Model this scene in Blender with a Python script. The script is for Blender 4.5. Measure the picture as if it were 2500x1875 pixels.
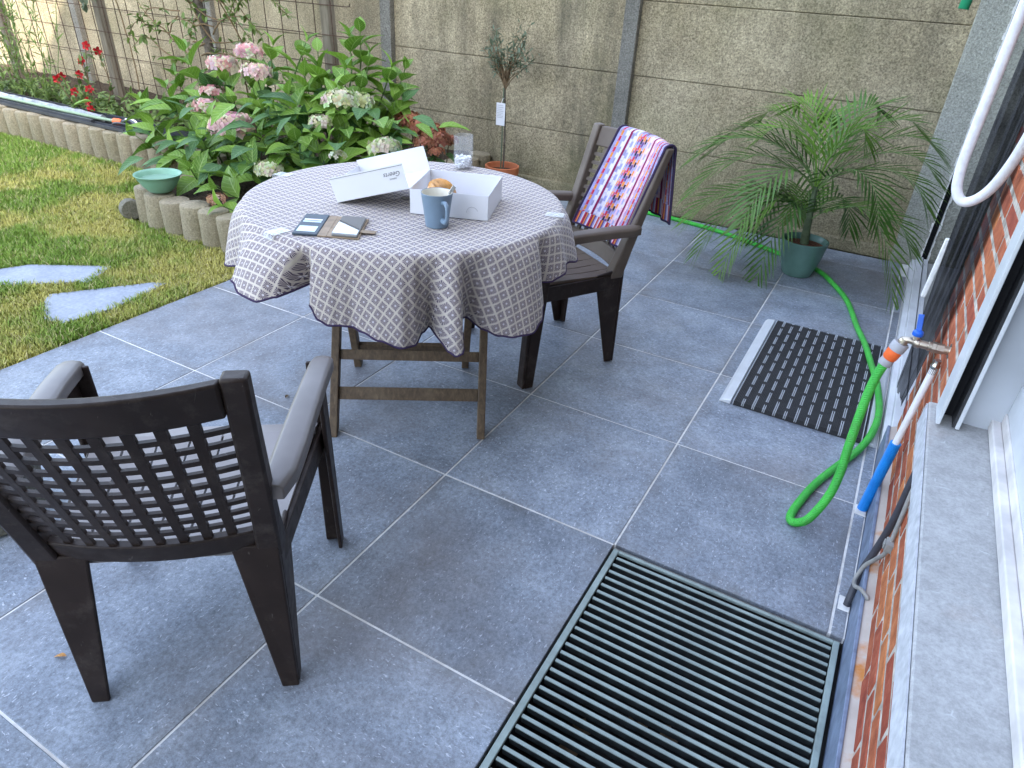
import bpy, bmesh, math, random
import numpy as np
from mathutils import Vector, Matrix, noise as mnoise

# ------------------------------------------------------------------ camera, sky, sun, exposure
for o in list(bpy.data.objects): bpy.data.objects.remove(o)
scene = bpy.context.scene
COL = scene.collection
cam_d = bpy.data.cameras.new('camera'); cam = bpy.data.objects.new('camera', cam_d); COL.objects.link(cam)
cam_d.sensor_width = 36.0; cam_d.lens = 24.15; cam_d.clip_start = 0.02; cam_d.clip_end = 600
RM = ((0.87037339, 0.48957802, 0.05256917), (0.2934505, -0.43001949, -0.85379742), (-0.39539468, 0.75854901, -0.51794444))
r_, d_, f_ = (Vector(a) for a in RM)
cam.matrix_world = Matrix(((r_.x, -d_.x, -f_.x, 0.99835), (r_.y, -d_.y, -f_.y, -1.48072), (r_.z, -d_.z, -f_.z, 1.43670), (0, 0, 0, 1)))
scene.camera = cam
SUN_EL = math.radians(42); SUN_AZ = math.radians(111.7)     # azimuth from +Y towards +X
world = bpy.data.worlds.new('World'); scene.world = world; world.use_nodes = True
wn = world.node_tree; bg = wn.nodes['Background']
sky = wn.nodes.new('ShaderNodeTexSky'); sky.sky_type = 'NISHITA'; sky.sun_disc = False
sky.sun_elevation = SUN_EL; sky.sun_rotation = SUN_AZ; sky.air_density = 1.0; sky.dust_density = 3.0; sky.ozone_density = 1.0
hs = wn.nodes.new('ShaderNodeHueSaturation'); hs.inputs['Saturation'].default_value = 0.7
wn.links.new(sky.outputs[0], hs.inputs['Color']); wn.links.new(hs.outputs[0], bg.inputs[0]); bg.inputs[1].default_value = 0.15
sl = bpy.data.lights.new('sun', 'SUN'); sl.energy = 3.0; sl.angle = math.radians(0.5); sl.color = (1.0, 0.93, 0.82)
sun = bpy.data.objects.new('sun', sl); COL.objects.link(sun)
sd = Vector((math.sin(SUN_AZ)*math.cos(SUN_EL), math.cos(SUN_AZ)*math.cos(SUN_EL), math.sin(SUN_EL)))
sun.rotation_euler = sd.to_track_quat('Z', 'Y').to_euler(); sun.location = (4, -4, 12)
vs = scene.view_settings; vs.view_transform = 'Standard'; vs.look = 'None'; vs.exposure = 3.2; vs.gamma = 1.0; vs.use_curve_mapping = False
scene.cycles.max_bounces = 8; scene.cycles.transparent_max_bounces = 16

# ------------------------------------------------------------------ helpers
rng = random.Random(7)
def R(d): return math.radians(d)
def lin(*c):
    return tuple((x/255/12.92 if x/255 <= .04045 else ((x/255+.055)/1.055)**2.4) for x in c)
ORG = {}
def tag(o, label=None, cat=None, group=None, kind=None):
    if label: o['label'] = label
    if cat: o['category'] = cat
    if group: o['group'] = group
    if kind: o['kind'] = kind
    return o
def thing(name, loc, label, cat, group=None, kind=None):
    o = bpy.data.objects.new(name, None); o.empty_display_size = .05; COL.objects.link(o); o.location = loc
    ORG[o.as_pointer()] = Vector(loc)
    return tag(o, label, cat, group, kind)
def org(p): return ORG.get(p.as_pointer(), Vector((0, 0, 0))) if p else Vector((0, 0, 0))
def link(name, mesh, parent=None, loc=None):
    """object with given mesh; loc is a world position"""
    o = bpy.data.objects.new(name, mesh); COL.objects.link(o)
    if parent: o.parent = parent
    O = org(parent)
    if loc is not None: o.location = Vector(loc) - O
    ORG[o.as_pointer()] = O if loc is None else Vector(loc)
    return o
class MB:
    def __init__(s): s.v = []; s.f = []; s.uv = []; s.mi = []; s.cm = 0
    def add(s, vs, fs, uvs=None):
        b = len(s.v); s.v += [tuple(v) for v in vs]; s.f += [tuple(i+b for i in f) for f in fs]; s.mi += [s.cm]*len(fs)
        s.uv += uvs if uvs else [(0, 0)]*len(vs); return s
    def box(s, x0, x1, y0, y1, z0, z1):
        return s.add([(x0,y0,z0),(x1,y0,z0),(x1,y1,z0),(x0,y1,z0),(x0,y0,z1),(x1,y0,z1),(x1,y1,z1),(x0,y1,z1)],
                     [(0,3,2,1),(4,5,6,7),(0,1,5,4),(1,2,6,5),(2,3,7,6),(3,0,4,7)])
    def hexa(s, P):   # 8 points: bottom loop 4, top loop 4
        return s.add(P, [(0,3,2,1),(4,5,6,7),(0,1,5,4),(1,2,6,5),(2,3,7,6),(3,0,4,7)])
    def obox(s, c, ax, ay, az):
        c, ax, ay, az = (Vector(q) for q in (c, ax, ay, az))
        return s.hexa([c+a*ax+b*ay+e*az for e in (-1, 1) for a, b in ((-1,-1),(1,-1),(1,1),(-1,1))])
    def bar(s, p, q, w, h, up=(0,0,1)):
        p, q = Vector(p), Vector(q); d = (q-p); L = d.length; d /= L
        a = d.cross(Vector(up)); a = a.normalized() if a.length > 1e-6 else Vector((1,0,0)); b = a.cross(d)
        return s.obox((p+q)/2, d*L/2, a*w/2, b*h/2)
    def tube(s, pts, r, n=8, caps=True, closed=False, flat=1.0, uv=False):
        pts = [Vector(p) for p in pts]; m = len(pts); rr = r if hasattr(r, '__len__') else [r]*m
        t0 = (pts[1]-pts[0]).normalized(); u = t0.orthogonal().normalized(); vs = []; fs = []
        for i, p in enumerate(pts):
            t = (pts[min(i+1, m-1)]-pts[max(i-1, 0)])
            t = t.normalized() if t.length > 1e-9 else t0
            u = (u-t*u.dot(t)); u = u.normalized() if u.length > 1e-6 else t.orthogonal().normalized(); w = t.cross(u)
            for k in range(n):
                a = 2*math.pi*k/n; vs.append(p+(u*math.cos(a)+w*math.sin(a)*flat)*rr[i])
        for i in range(m-1):
            for k in range(n): fs.append((i*n+k, i*n+(k+1) % n, (i+1)*n+(k+1) % n, (i+1)*n+k))
        if caps: fs.append(tuple(range(n-1, -1, -1))); fs.append(tuple((m-1)*n+k for k in range(n)))
        uvs = None
        if uv:
            acc = 0; uvs = []
            for i in range(m):
                acc += (pts[i]-pts[i-1]).length if i else 0
                uvs += [(math.cos(2*math.pi*k/n)*.5+.5, acc+.001+.012*math.sin(2*math.pi*k/n)) for k in range(n)]
        return s.add(vs, fs, uvs)
    def lathe(s, prof, n=24, c=(0,0,0), axis=None, cap0=True, cap1=True):
        c = Vector(c); Q = Matrix.Identity(3)
        if axis: Q = Vector(axis).to_track_quat('Z', 'Y').to_matrix()
        vs = []; fs = []; m = len(prof)
        for r, z in prof:
            for k in range(n): a = 2*math.pi*k/n; vs.append(c+Q @ Vector((r*math.cos(a), r*math.sin(a), z)))
        for i in range(m-1):
            for k in range(n): fs.append((i*n+k, i*n+(k+1) % n, (i+1)*n+(k+1) % n, (i+1)*n+k))
        if cap0: fs.append(tuple(range(n-1, -1, -1)))
        if cap1: fs.append(tuple((m-1)*n+k for k in range(n)))
        return s.add(vs, fs)
    def grid(s, P, nu, nv, uvs=None, closed_u=False):
        fs = []
        for i in range(nu if closed_u else nu-1):
            for j in range(nv-1):
                a, b = i*nv+j, ((i+1) % nu)*nv+j; fs.append((a, b, b+1, a+1))
        return s.add(P, fs, uvs)
    def mesh(s, name, mats, off=Vector((0,0,0)), smooth=None):
        me = bpy.data.meshes.new(name); me.from_pydata([(v[0]-off.x, v[1]-off.y, v[2]-off.z) for v in s.v], [], s.f)
        for m in (mats if isinstance(mats, (list, tuple)) else [mats]): me.materials.append(m)
        me.polygons.foreach_set('material_index', s.mi)
        if any(u != (0, 0) for u in s.uv):
            ul = me.uv_layers.new(name='UVMap'); li = np.zeros(len(me.loops), dtype=np.int32); me.loops.foreach_get('vertex_index', li)
            ul.data.foreach_set('uv', np.array(s.uv, dtype=np.float32)[li].ravel())
        me.update()
        if smooth is not None:
            me.polygons.foreach_set('use_smooth', [True]*len(me.polygons))
            if smooth < 180: me.set_sharp_from_angle(angle=R(smooth))
        return me
    def build(s, name, mats, parent=None, smooth=None, bevel=0, seg=2, solid=0, recalc=False):
        me = s.mesh(name, mats, org(parent), smooth)
        if recalc:
            b = bmesh.new(); b.from_mesh(me); bmesh.ops.recalc_face_normals(b, faces=b.faces); b.to_mesh(me); b.free()
        o = link(name, me, parent)
        if solid: m = o.modifiers.new('solid', 'SOLIDIFY'); m.thickness = solid; m.offset = 0
        if bevel:
            m = o.modifiers.new('bevel', 'BEVEL'); m.width = bevel; m.segments = seg; m.limit_method = 'ANGLE'; m.angle_limit = R(35)
        return o
def catmull(P, n=8):
    P = [Vector(p) for p in P]; out = []
    Q = [2*P[0]-P[1]]+P+[2*P[-1]-P[-2]]
    for i in range(1, len(Q)-2):
        a, b, c, d = Q[i-1:i+3]
        for k in range(n):
            t = k/n; out.append(.5*((2*b)+(c-a)*t+(2*a-5*b+4*c-d)*t*t+(3*b-a-3*c+d)*t**3))
    out.append(P[-1]); return out
def fast_mesh(name, V, F, mat, parent=None, col=None, smooth=False):
    """numpy verts (n,3), faces (m,k)"""
    O = org(parent); me = bpy.data.meshes.new(name); k = F.shape[1]
    me.vertices.add(len(V)); me.vertices.foreach_set('co', (V-np.array(O)).astype(np.float32).ravel())
    me.loops.add(F.size); me.loops.foreach_set('vertex_index', F.astype(np.int32).ravel())
    me.polygons.add(len(F)); me.polygons.foreach_set('loop_start', np.arange(0, F.size, k, dtype=np.int32))
    me.polygons.foreach_set('loop_total', np.full(len(F), k, dtype=np.int32))
    if col is not None:
        a = me.color_attributes.new('Col', 'FLOAT_COLOR', 'POINT'); a.data.foreach_set('color', np.c_[col, np.ones(len(col))].astype(np.float32).ravel())
    me.materials.append(mat); me.update(calc_edges=True); me.validate()
    if smooth: me.polygons.foreach_set('use_smooth', [True]*len(me.polygons))
    return link(name, me, parent)

# ------------------------------------------------------------------ materials
class MT:
    def __init__(s, name, rough=.6, spec=.5, metal=0.0, col=(.5,.5,.5)):
        s.m = bpy.data.materials.new(name); s.m.use_nodes = True; s.t = s.m.node_tree; s.b = s.t.nodes['Principled BSDF']
        s.b.inputs['Roughness'].default_value = rough; s.b.inputs['Specular IOR Level'].default_value = spec; s.b.inputs['Metallic'].default_value = metal
        s.b.inputs['Base Color'].default_value = (*col, 1); s.c = None
    def n(s, typ, **kw):
        x = s.t.nodes.new('ShaderNode'+typ)
        for k, v in kw.items(): setattr(x, k, v)
        return x
    def l(s, a, b): s.t.links.new(a, b)
    def coord(s, kind='Object', scale=(1,1,1), rnd=False, rot=(0,0,0)):
        c = s.n('TexCoord'); mp = s.n('Mapping'); s.l(c.outputs[kind], mp.inputs[0]); mp.inputs['Scale'].default_value = scale; mp.inputs['Rotation'].default_value = rot
        if rnd:
            oi = s.n('ObjectInfo'); v = s.n('Vector' 'Math', operation='SCALE'); cb = s.n('CombineXYZ')
            s.l(oi.outputs['Random'], cb.inputs[0]); s.l(oi.outputs['Random'], cb.inputs[1]); s.l(cb.outputs[0], v.inputs[0]); v.inputs['Scale'].default_value = 37.0
            s.l(v.outputs[0], mp.inputs['Location'])
        return mp.outputs[0]
    def noise(s, vec, scale, detail=5, rough=.55, dist=0):
        x = s.n('TexNoise'); s.l(vec, x.inputs['Vector']); x.inputs['Scale'].default_value = scale; x.inputs['Detail'].default_value = detail
        x.inputs['Roughness'].default_value = rough; x.inputs['Distortion'].default_value = dist; return x.outputs['Fac']
    def ramp(s, fac, stops, interp='LINEAR'):
        x = s.n('ValToRGB'); s.l(fac, x.inputs[0]); e = x.color_ramp.elements; x.color_ramp.interpolation = interp
        while len(e) < len(stops): e.new(.5)
        for i, (p, c) in enumerate(stops): e[i].position = p; e[i].color = (*c, 1) if hasattr(c, '__len__') else (c, c, c, 1)
        return x.outputs[0]
    def mix(s, fac, a, b, mode='MIX'):
        x = s.n('Mix', data_type='RGBA', blend_type=mode)
        for q, i in ((fac, 0), (a, 6), (b, 7)):
            if hasattr(q, 'is_output'): s.l(q, x.inputs[i])
            elif i == 0: x.inputs[0].default_value = q
            else: x.inputs[i].default_value = (*q, 1)
        return x.outputs[2]
    def math(s, op, a, b=None, c=None):
        x = s.n('Math', operation=op)
        for i, q in enumerate((a, b, c)):
            if q is None: continue
            if hasattr(q, 'is_output'): s.l(q, x.inputs[i])
            else: x.inputs[i].default_value = q
        return x.outputs[0]
    def color(s, c): s.l(c, s.b.inputs['Base Color']); s.c = c; return s
    def rough(s, c): s.l(c, s.b.inputs['Roughness']); return s
    def bump(s, h, strength=.3, dist=.01):
        x = s.n('Bump'); s.l(h, x.inputs['Height']); x.inputs['Strength'].default_value = strength; x.inputs['Distance'].default_value = dist
        s.l(x.outputs[0], s.b.inputs['Normal']); return s
    def rnd(s): return s.n('ObjectInfo').outputs['Random']
def plain(name, col, rough=.5, spec=.5, metal=0, var=.12, scale=30, bump=0, bscale=200, bdist=.002):
    """colour with soft mottling and optional fine relief"""
    q = MT(name, rough, spec, metal); v = q.coord()
    a = tuple(max(0, c*(1-var)) for c in col); b = tuple(min(1, c*(1+var)) for c in col)
    q.color(q.ramp(q.noise(v, scale, 4), [(.3, a), (.7, b)]))
    if bump: q.bump(q.noise(v, bscale, 3), bump, bdist)
    return q.m

M = {}
# patio tile: blue-grey limestone look, pale flecks and faint brown stains
q = MT('bluestone_tile', .5, .45); v = q.coord('Object', rnd=True); vw = q.coord('Object', scale=(1, 1, 1), rnd=True)
base = q.ramp(q.noise(v, 5, 6, .65), [(.28, (.122,.141,.172)), (.5, (.186,.213,.252)), (.72, (.255,.287,.330))])
fine = q.ramp(q.noise(v, 85, 4, .9), [(.3, (.52,)*3), (.7, (1.52,)*3)])
c = q.mix(1.0, base, fine, 'MULTIPLY')
fl = q.ramp(q.noise(q.coord('Object', (46, 110, 60), True, (0,0,.5)), 1.6, 3, .5, .6), [(.64, 0), (.69, 1)])
c = q.mix(q.math('MULTIPLY', fl, .75), c, (.50,.53,.60))
st = q.ramp(q.noise(v, 3.1, 5, .6), [(.56, 0), (.74, 1)])
c = q.mix(q.math('MULTIPLY', st, .32), c, (.16,.14,.115))
gpos = q.n('NewGeometry').outputs['Position']; wst = q.ramp(q.noise(gpos, 1.15, 6, .62, .5), [(.47, 0), (.68, 1)])
c = q.mix(q.math('MULTIPLY', wst, .55), c, (.14,.115,.10))
wsp = q.ramp(q.noise(gpos, 2.3, 5, .6, .4), [(.55, 0), (.75, 1)]); c = q.mix(q.math('MULTIPLY', wsp, .25), c, (.33,.33,.34))
sx_ = q.n('SeparateXYZ'); q.l(q.n('TexCoord').outputs['Object'], sx_.inputs[0]); ed_ = q.math('MAXIMUM', q.math('ABSOLUTE', sx_.outputs[0]), q.math('ABSOLUTE', sx_.outputs[1]))
gm = q.math('MULTIPLY', q.ramp(ed_, [(.255, 0), (.297, 1)]), q.ramp(q.noise(gpos, 6, 4, .6), [(.42, 0), (.68, 1)])); c = q.mix(q.math('MULTIPLY', gm, .45), c, (.12,.105,.085))
br = q.n('HueSaturation'); q.l(c, br.inputs['Color']); q.l(q.math('MULTIPLY_ADD', q.rnd(), .34, .84), br.inputs['Value'])
q.color(br.outputs[0]); q.bump(q.noise(v, 70, 4, .6), .25, .003)
q.rough(q.ramp(q.noise(v, 18, 4), [(.3, .42), (.7, .6)])); M['tile'] = q.m
q = MT('grout', .9, .2); gpos = q.n('NewGeometry').outputs['Position']
q.color(q.mix(q.ramp(q.noise(gpos, 3.5, 6, .7), [(.45, 0), (.72, .8)]), q.ramp(q.noise(gpos, 40, 3), [(.3, (.55,.54,.52)), (.7, (.70,.69,.67))]), (.26,.22,.18))); M['grout'] = q.m
# concrete slab wall: sandy exposed aggregate with dark streaks
def concrete(name, a, b, grit=1.0, streak=.5, dark=(.05,.05,.045), moss=0.0):
    q = MT(name, .92, .2); v = q.coord('Object', rnd=True); gpos = q.n('NewGeometry').outputs['Position']
    big = q.ramp(q.noise(gpos, 1.3, 6, .65), [(.3, a), (.7, b)])
    g = q.noise(v, 95, 3, .8); g2 = q.noise(v, 36, 5, .8); g3 = q.noise(gpos, 3.2, 5, .7)
    c = q.mix(grit, big, q.ramp(g, [(.28, .32), (.5, 1.0), (.72, 1.75)]), 'MULTIPLY')
    c = q.mix(.85*grit, c, q.ramp(g2, [(.3, .74), (.5, 1.0), (.7, 1.25)]), 'MULTIPLY')
    c = q.mix(.7*grit, c, q.ramp(g3, [(.3, .7), (.5, 1.0), (.7, 1.25)]), 'MULTIPLY')
    mp = q.n('Mapping'); q.l(gpos, mp.inputs[0]); mp.inputs['Scale'].default_value = (4.2, 1, .7)
    s = q.math('MULTIPLY', q.ramp(q.noise(mp.outputs[0], 1.0, 6, .7), [(.44, 0), (.68, 1)]), q.ramp(q.noise(gpos, .8, 3), [(.35, .15), (.6, 1)]))
    c = q.mix(q.math('MULTIPLY', s, streak), c, dark)
    vo = q.n('TexVoronoi'); q.l(v, vo.inputs['Vector']); vo.inputs['Scale'].default_value = 26; pk = q.math('MULTIPLY', q.ramp(vo.outputs['Distance'], [(.10, 1), (.17, 0)]), q.ramp(q.noise(v, 7, 2), [(.5, 0), (.6, 1)]))
    c = q.mix(q.math('MULTIPLY', pk, .6), c, tuple(x*.3 for x in a))
    zz_ = q.n('SeparateXYZ'); q.l(gpos, zz_.inputs[0]); bm0 = q.math('MULTIPLY', q.ramp(q.math('ADD', zz_.outputs[2], q.math('MULTIPLY', q.noise(gpos, 2.2, 5, .7), .5)), [(.18, 1), (.62, 0)]), .45); c = q.mix(bm0, c, (.115,.11,.06))
    if moss:
        ms = q.ramp(q.noise(gpos, 1.9, 5, .6), [(.46, 0), (.68, 1)]); c = q.mix(q.math('MULTIPLY', ms, moss), c, (.12,.125,.04))
    q.color(c); q.bump(q.math('ADD', g, q.math('MULTIPLY', g2, 1.6)), .7, .008); return q.m
M['wall_panel'] = concrete('concrete_panel', (.275,.225,.14), (.445,.38,.258), 1.0, .70, (.08,.072,.054), .24)
M['wall_post'] = concrete('concrete_post', (.16,.152,.132), (.25,.24,.21), .8, .4, (.07,.07,.065))
M['pale_post'] = concrete('pale_concrete_post', (.32,.32,.275), (.44,.44,.385), .7, .12, (.2,.2,.17))
M['palisade'] = concrete('palisade_concrete', (.27,.225,.155), (.40,.345,.25), .6, .35, (.1,.085,.065), .2)
# bricks and mortar
q = MT('brick', .85, .25); v = q.coord('Object', rnd=True)
c = q.ramp(q.noise(v, 22, 5, .65), [(.3, (.24,.06,.03)), (.55, (.38,.105,.048)), (.75, (.48,.165,.085))])
h = q.n('HueSaturation'); q.l(c, h.inputs['Color']); q.l(q.math('MULTIPLY_ADD', q.rnd(), .45, .75), h.inputs['Value']); q.l(q.math('MULTIPLY_ADD', q.rnd(), .025, .49), h.inputs['Hue'])
q.color(h.outputs[0]); q.bump(q.noise(v, 90, 4), .5, .003); M['brick'] = q.m
M['mortar'] = plain('mortar', (.40,.36,.31), .95, .1, var=.5, scale=25, bump=.8, bscale=150, bdist=.004)
# sill stone
q = MT('sill_stone', .6, .4); v = q.coord()
c = q.ramp(q.noise(v, 30, 7, .8, .3), [(.25, (.25,.247,.243)), (.5, (.33,.328,.322)), (.75, (.41,.408,.40))])
c = q.mix(.6, c, q.ramp(q.noise(v, 5, 4), [(.3, .8), (.7, 1.15)]), 'MULTIPLY')
c = q.mix(.8, c, q.ramp(q.noise(v, 140, 3, .8), [(.3, .8), (.7, 1.2)]), 'MULTIPLY')
vo = q.n('TexVoronoi', feature='DISTANCE_TO_EDGE'); q.l(q.coord('Object', (1,1,1)), vo.inputs['Vector']); vo.inputs['Scale'].default_value = 34
fo = q.math('MULTIPLY', q.ramp(vo.outputs['Distance'], [(.0, 1), (.06, 0)]), q.ramp(q.noise(v, 16, 2), [(.66, 0), (.72, 1)]))
c = q.mix(q.math('MULTIPLY', fo, .5), c, (.6,.62,.63))
ru = q.ramp(q.noise(v, 6, 4), [(.55, 0), (.75, 1)]); c = q.mix(q.math('MULTIPLY', ru, .35), c, (.26,.16,.1))
q.color(c); q.bump(q.noise(v, 60, 4), .2, .003); M['sill'] = q.m
M['sill_edge'] = plain('sill_edge_stone', (.44,.45,.47), .7, .35, var=.2, scale=40, bump=.3)
M['skirt'] = plain('plinth_stone', (.15,.19,.27), .5, .4, var=.3, scale=26, bump=.2)
q = MT('plinth_mortar', .9, .15); v = q.coord(); c = q.ramp(q.noise(v, 8, 5), [(.35, (.36,.31,.27)), (.56, (.42,.37,.33)), (.68, (.42,.17,.05))]); q.color(c); M['ledge'] = q.m
M['alu'] = plain('grey_aluminium', (.42,.44,.47), .42, .5, .0, var=.05, scale=9)
M['alu_light'] = plain('light_aluminium', (.62,.64,.66), .38, .5, .25, var=.08, scale=12)
M['alu_dirty'] = plain('dusty_window_frame', (.56,.53,.51), .55, .4, 0, var=.22, scale=10)
M['alu_dark'] = plain('dull_aluminium', (.11,.11,.115), .6, .4, var=.2, scale=60)
M['dark_gap'] = plain('dark_gap', (.012,.012,.014), .7, .2)
M['rubber'] = plain('black_rubber', (.026,.026,.028), .6, .35, var=.3)
M['white_frame'] = plain('white_door_frame', (.60,.61,.62), .5, .4, var=.12, scale=8)
M['render_grey'] = plain('grey_render', (.36,.36,.34), .9, .2, var=.12, scale=5, bump=.3)
M['white_paint'] = plain('white_filler', (.75,.74,.72), .8, .3, var=.12, scale=40, bump=.5, bscale=60, bdist=.004)
q = MT('window_glass', .05, .5); q.b.inputs['Base Color'].default_value = (.03,.035,.04,1); M['glass_dark'] = q.m
# chair plastic: dark copy for shaded parts, paler copies with skylight in the colour
q = MT('brown_plastic', .48, .16); v = q.coord()
q.color(q.ramp(q.noise(v, 9, 4), [(.3, (.019,.0125,.0100)), (.7, (.032,.0215,.0175))])); q.rough(q.ramp(q.noise(v, 40, 3), [(.3, .36), (.7, .5)])); du = q.ramp(q.noise(v, 13, 6, .75), [(.52, 0), (.8, .55)]); q.color(q.mix(du, q.c, (.10,.082,.07)))
sc_ = q.ramp(q.noise(q.coord('Object', (14, 90, 14), rot=(.5,.3,.8)), 1.5, 3, .6), [(.69, 0), (.73, .5)]); q.color(q.mix(sc_, q.c, (.14,.12,.11))); q.bump(q.noise(v, 500, 2), .08, .001); M['chair'] = q.m
q = MT('skylit_brown_plastic', .5, .25); v = q.coord()  # far chair's arms, seat and back: skylight painted into a paler brown
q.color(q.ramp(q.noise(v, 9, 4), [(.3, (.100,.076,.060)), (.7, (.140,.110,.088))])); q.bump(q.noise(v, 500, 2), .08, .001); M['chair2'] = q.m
q = MT('skylit_arm_plastic', .42, .5); v = q.coord()  # near armrests: same plastic, lightened as if lit from the sky
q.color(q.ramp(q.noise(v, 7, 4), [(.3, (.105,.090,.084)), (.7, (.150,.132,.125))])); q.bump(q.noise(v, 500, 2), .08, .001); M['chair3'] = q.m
M['chair4'] = plain('skylit_seat_plastic', (.25,.23,.225), .45, .35, var=.12, scale=8)  # near seat: palest copy, skylight put into its colour
# wood
q = MT('dark_teak', .6, .4); v = q.coord('Object', (1,1,1)); w = q.noise(q.coord('Object', (60, 60, 4)), 1.4, 5, .6, .4)
q.color(q.mix(q.math('MULTIPLY', q.ramp(q.noise(v, 9, 4), [(.5, 0), (.75, 1)]), .5), q.ramp(w, [(.3, (.065,.042,.024)), (.6, (.125,.083,.046)), (.8, (.19,.135,.078))]), (.19,.14,.085))); q.bump(w, .2, .002); M['wood'] = q.m
q = MT('weathered_wood', .85, .2); w = q.noise(q.coord('Object', (40, 40, 3), True), 1.5, 5, .6, .3)
q.color(q.ramp(w, [(.3, (.085,.07,.05)), (.6, (.17,.145,.11)), (.8, (.25,.22,.17))])); q.bump(w, .4, .004); M['post_wood'] = q.m
# tablecloth woven pattern, UV in metres
q = MT('woven_tablecloth', .9, .15); tc = q.n('TexCoord'); sp = q.n('SeparateXYZ'); q.l(tc.outputs['UV'], sp.inputs[0])
P_ = 1/.0285
u = q.math('SUBTRACT', q.math('FRACT', q.math('MULTIPLY_ADD', sp.outputs[0], P_, 100.0)), .5)
w = q.math('SUBTRACT', q.math('FRACT', q.math('MULTIPLY_ADD', sp.outputs[1], P_, 100.0)), .5)
au, aw = q.math('ABSOLUTE', u), q.math('ABSOLUTE', w); rr = q.math('MAXIMUM', au, aw)
rad = q.math('SQRT', q.math('ADD', q.math('MULTIPLY', u, u), q.math('MULTIPLY', w, w)))
ang = q.math('ARCTAN2', w, u)
ray = q.math('GREATER_THAN', q.math('SINE', q.math('MULTIPLY', ang, 14.0)), -.25)
fan = q.math('MULTIPLY', ray, q.math('MULTIPLY', q.math('LESS_THAN', rr, .385), q.math('GREATER_THAN', rad, .09)))
edge = q.math('GREATER_THAN', rr, .445)
ctr = q.math('LESS_THAN', q.math('ADD', au, aw), .105)
dot = q.math('LESS_THAN', q.math('ADD', au, aw), .05)
c = q.mix(fan, (.45,.395,.365), (.085,.066,.10))
c = q.mix(edge, c, (.53,.48,.40)); c = q.mix(ctr, c, (.80,.78,.80)); c = q.mix(dot, c, (.10,.08,.14))
q.color(c)
wv = q.n('TexWave'); q.l(tc.outputs['UV'], wv.inputs['Vector']); wv.inputs['Scale'].default_value = 260; q.bump(wv.outputs['Fac'], .12, .001)
q.b.inputs['Sheen Weight'].default_value = .15; M['cloth'] = q.m
M['hem'] = plain('purple_hem', (.05,.035,.075), .9, .1)
q = MT('striped_terry', 1.0, .05); at = q.n('VertexColor', layer_name='Col'); q.color(at.outputs[0]); q.bump(q.noise(q.coord(), 420, 2), .6, .003); q.b.inputs['Sheen Weight'].default_value = .2; M['towel'] = q.m
M['card'] = plain('white_card', (.70,.70,.725), .55, .3, var=.02, scale=6)
M['print'] = plain('grey_print', (.16,.16,.18), .6, .3)
M['mug'] = plain('blue_grey_glaze', (.165,.235,.31), .32, .5, var=.08, scale=20)
M['mug_in'] = plain('cream_glaze', (.72,.68,.58), .3, .5, var=.03)
M['steel'] = plain('steel', (.5,.5,.5), .25, .5, 1.0, var=.05)
q = MT('clear_glass', .04, .6); q.b.inputs['Base Color'].default_value = (.75,.77,.8,1); q.b.inputs['Alpha'].default_value = .09; M['glass'] = q.m
q = MT('clear_plastic', .15, .5); q.b.inputs['Base Color'].default_value = (.8,.84,.86,1); q.b.inputs['Alpha'].default_value = .28; M['clip'] = q.m
M['crystal'] = plain('white_crystals', (.74,.75,.77), .3, .5, var=.1, scale=150)
M['pastry'] = plain('baked_pastry', (.55,.27,.075), .45, .45, var=.45, scale=28, bump=.6, bscale=40, bdist=.006)
M['leather'] = plain('slate_leather', (.032,.05,.07), .5, .4, var=.2, scale=60, bump=.3, bscale=300)
M['tan'] = plain('tan_leather', (.26,.19,.125), .6, .3, var=.25, scale=30)
M['cardpaper'] = plain('pale_card', (.5,.62,.68), .4, .5, var=.05)
q = MT('phone_screen', .03, .6); q.b.inputs['Base Color'].default_value = (.01,.012,.016,1); q.b.inputs['Coat Weight'].default_value = 1.0; M['screen'] = q.m
M['phone_body'] = plain('grey_phone_bumper', (.2,.2,.2), .35, .5)
q = MT('green_hose', .38, .5); v = q.coord(); c = q.ramp(q.noise(v, 14, 4), [(.35, (.03,.36,.035)), (.7, (.055,.5,.05))])
dr_ = q.ramp(q.noise(v, 9, 5, .7), [(.55, 0), (.75, .55)]); c = q.mix(dr_, c, (.10,.14,.06)); q.color(c)
sv = q.n('SeparateXYZ'); q.l(q.n('TexCoord').outputs['UV'], sv.inputs[0]); q.bump(q.math('SINE', q.math('MULTIPLY', sv.outputs[1], 1100.0)), .5, .002); M['hose'] = q.m
M['pale_hose'] = plain('pale_green_hose', (.22,.30,.2), .5, .4, var=.15)
M['orange'] = plain('orange_plastic', (.80,.14,.03), .42, .5, var=.1)
M['grey_pl'] = plain('grey_plastic', (.34,.34,.36), .5, .4, var=.1)
M['brass'] = plain('nickel_brass', (.50,.44,.36), .32, .5, 1.0, var=.25, scale=30)
M['blue'] = plain('blue_plastic', (.008,.10,.50), .38, .5, var=.15)
q = MT('blue_conduit', .4, .5); v = q.coord(); q.color(q.ramp(q.noise(v, 12, 3), [(.3, (.004,.17,.52)), (.7, (.008,.25,.68))])); M['conduit'] = q.m
M['white_pipe'] = plain('white_pipe', (.78,.77,.78), .4, .4, var=.04)
q = MT('white_braid', .75, .3); v = q.coord(); q.color(q.ramp(q.noise(v, 60, 3), [(.3, (.62,.62,.66)), (.7, (.76,.76,.78))])); q.bump(q.noise(v, 600, 1), .5, .002); M['braid'] = q.m
M['cable_dark'] = plain('dark_grey_cable', (.045,.045,.055), .5, .4)
M['cable_grey'] = plain('grey_cable', (.24,.235,.22), .6, .4, var=.15)
M['green_pipe'] = plain('green_pipe', (.006,.22,.10), .4, .5)
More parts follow.
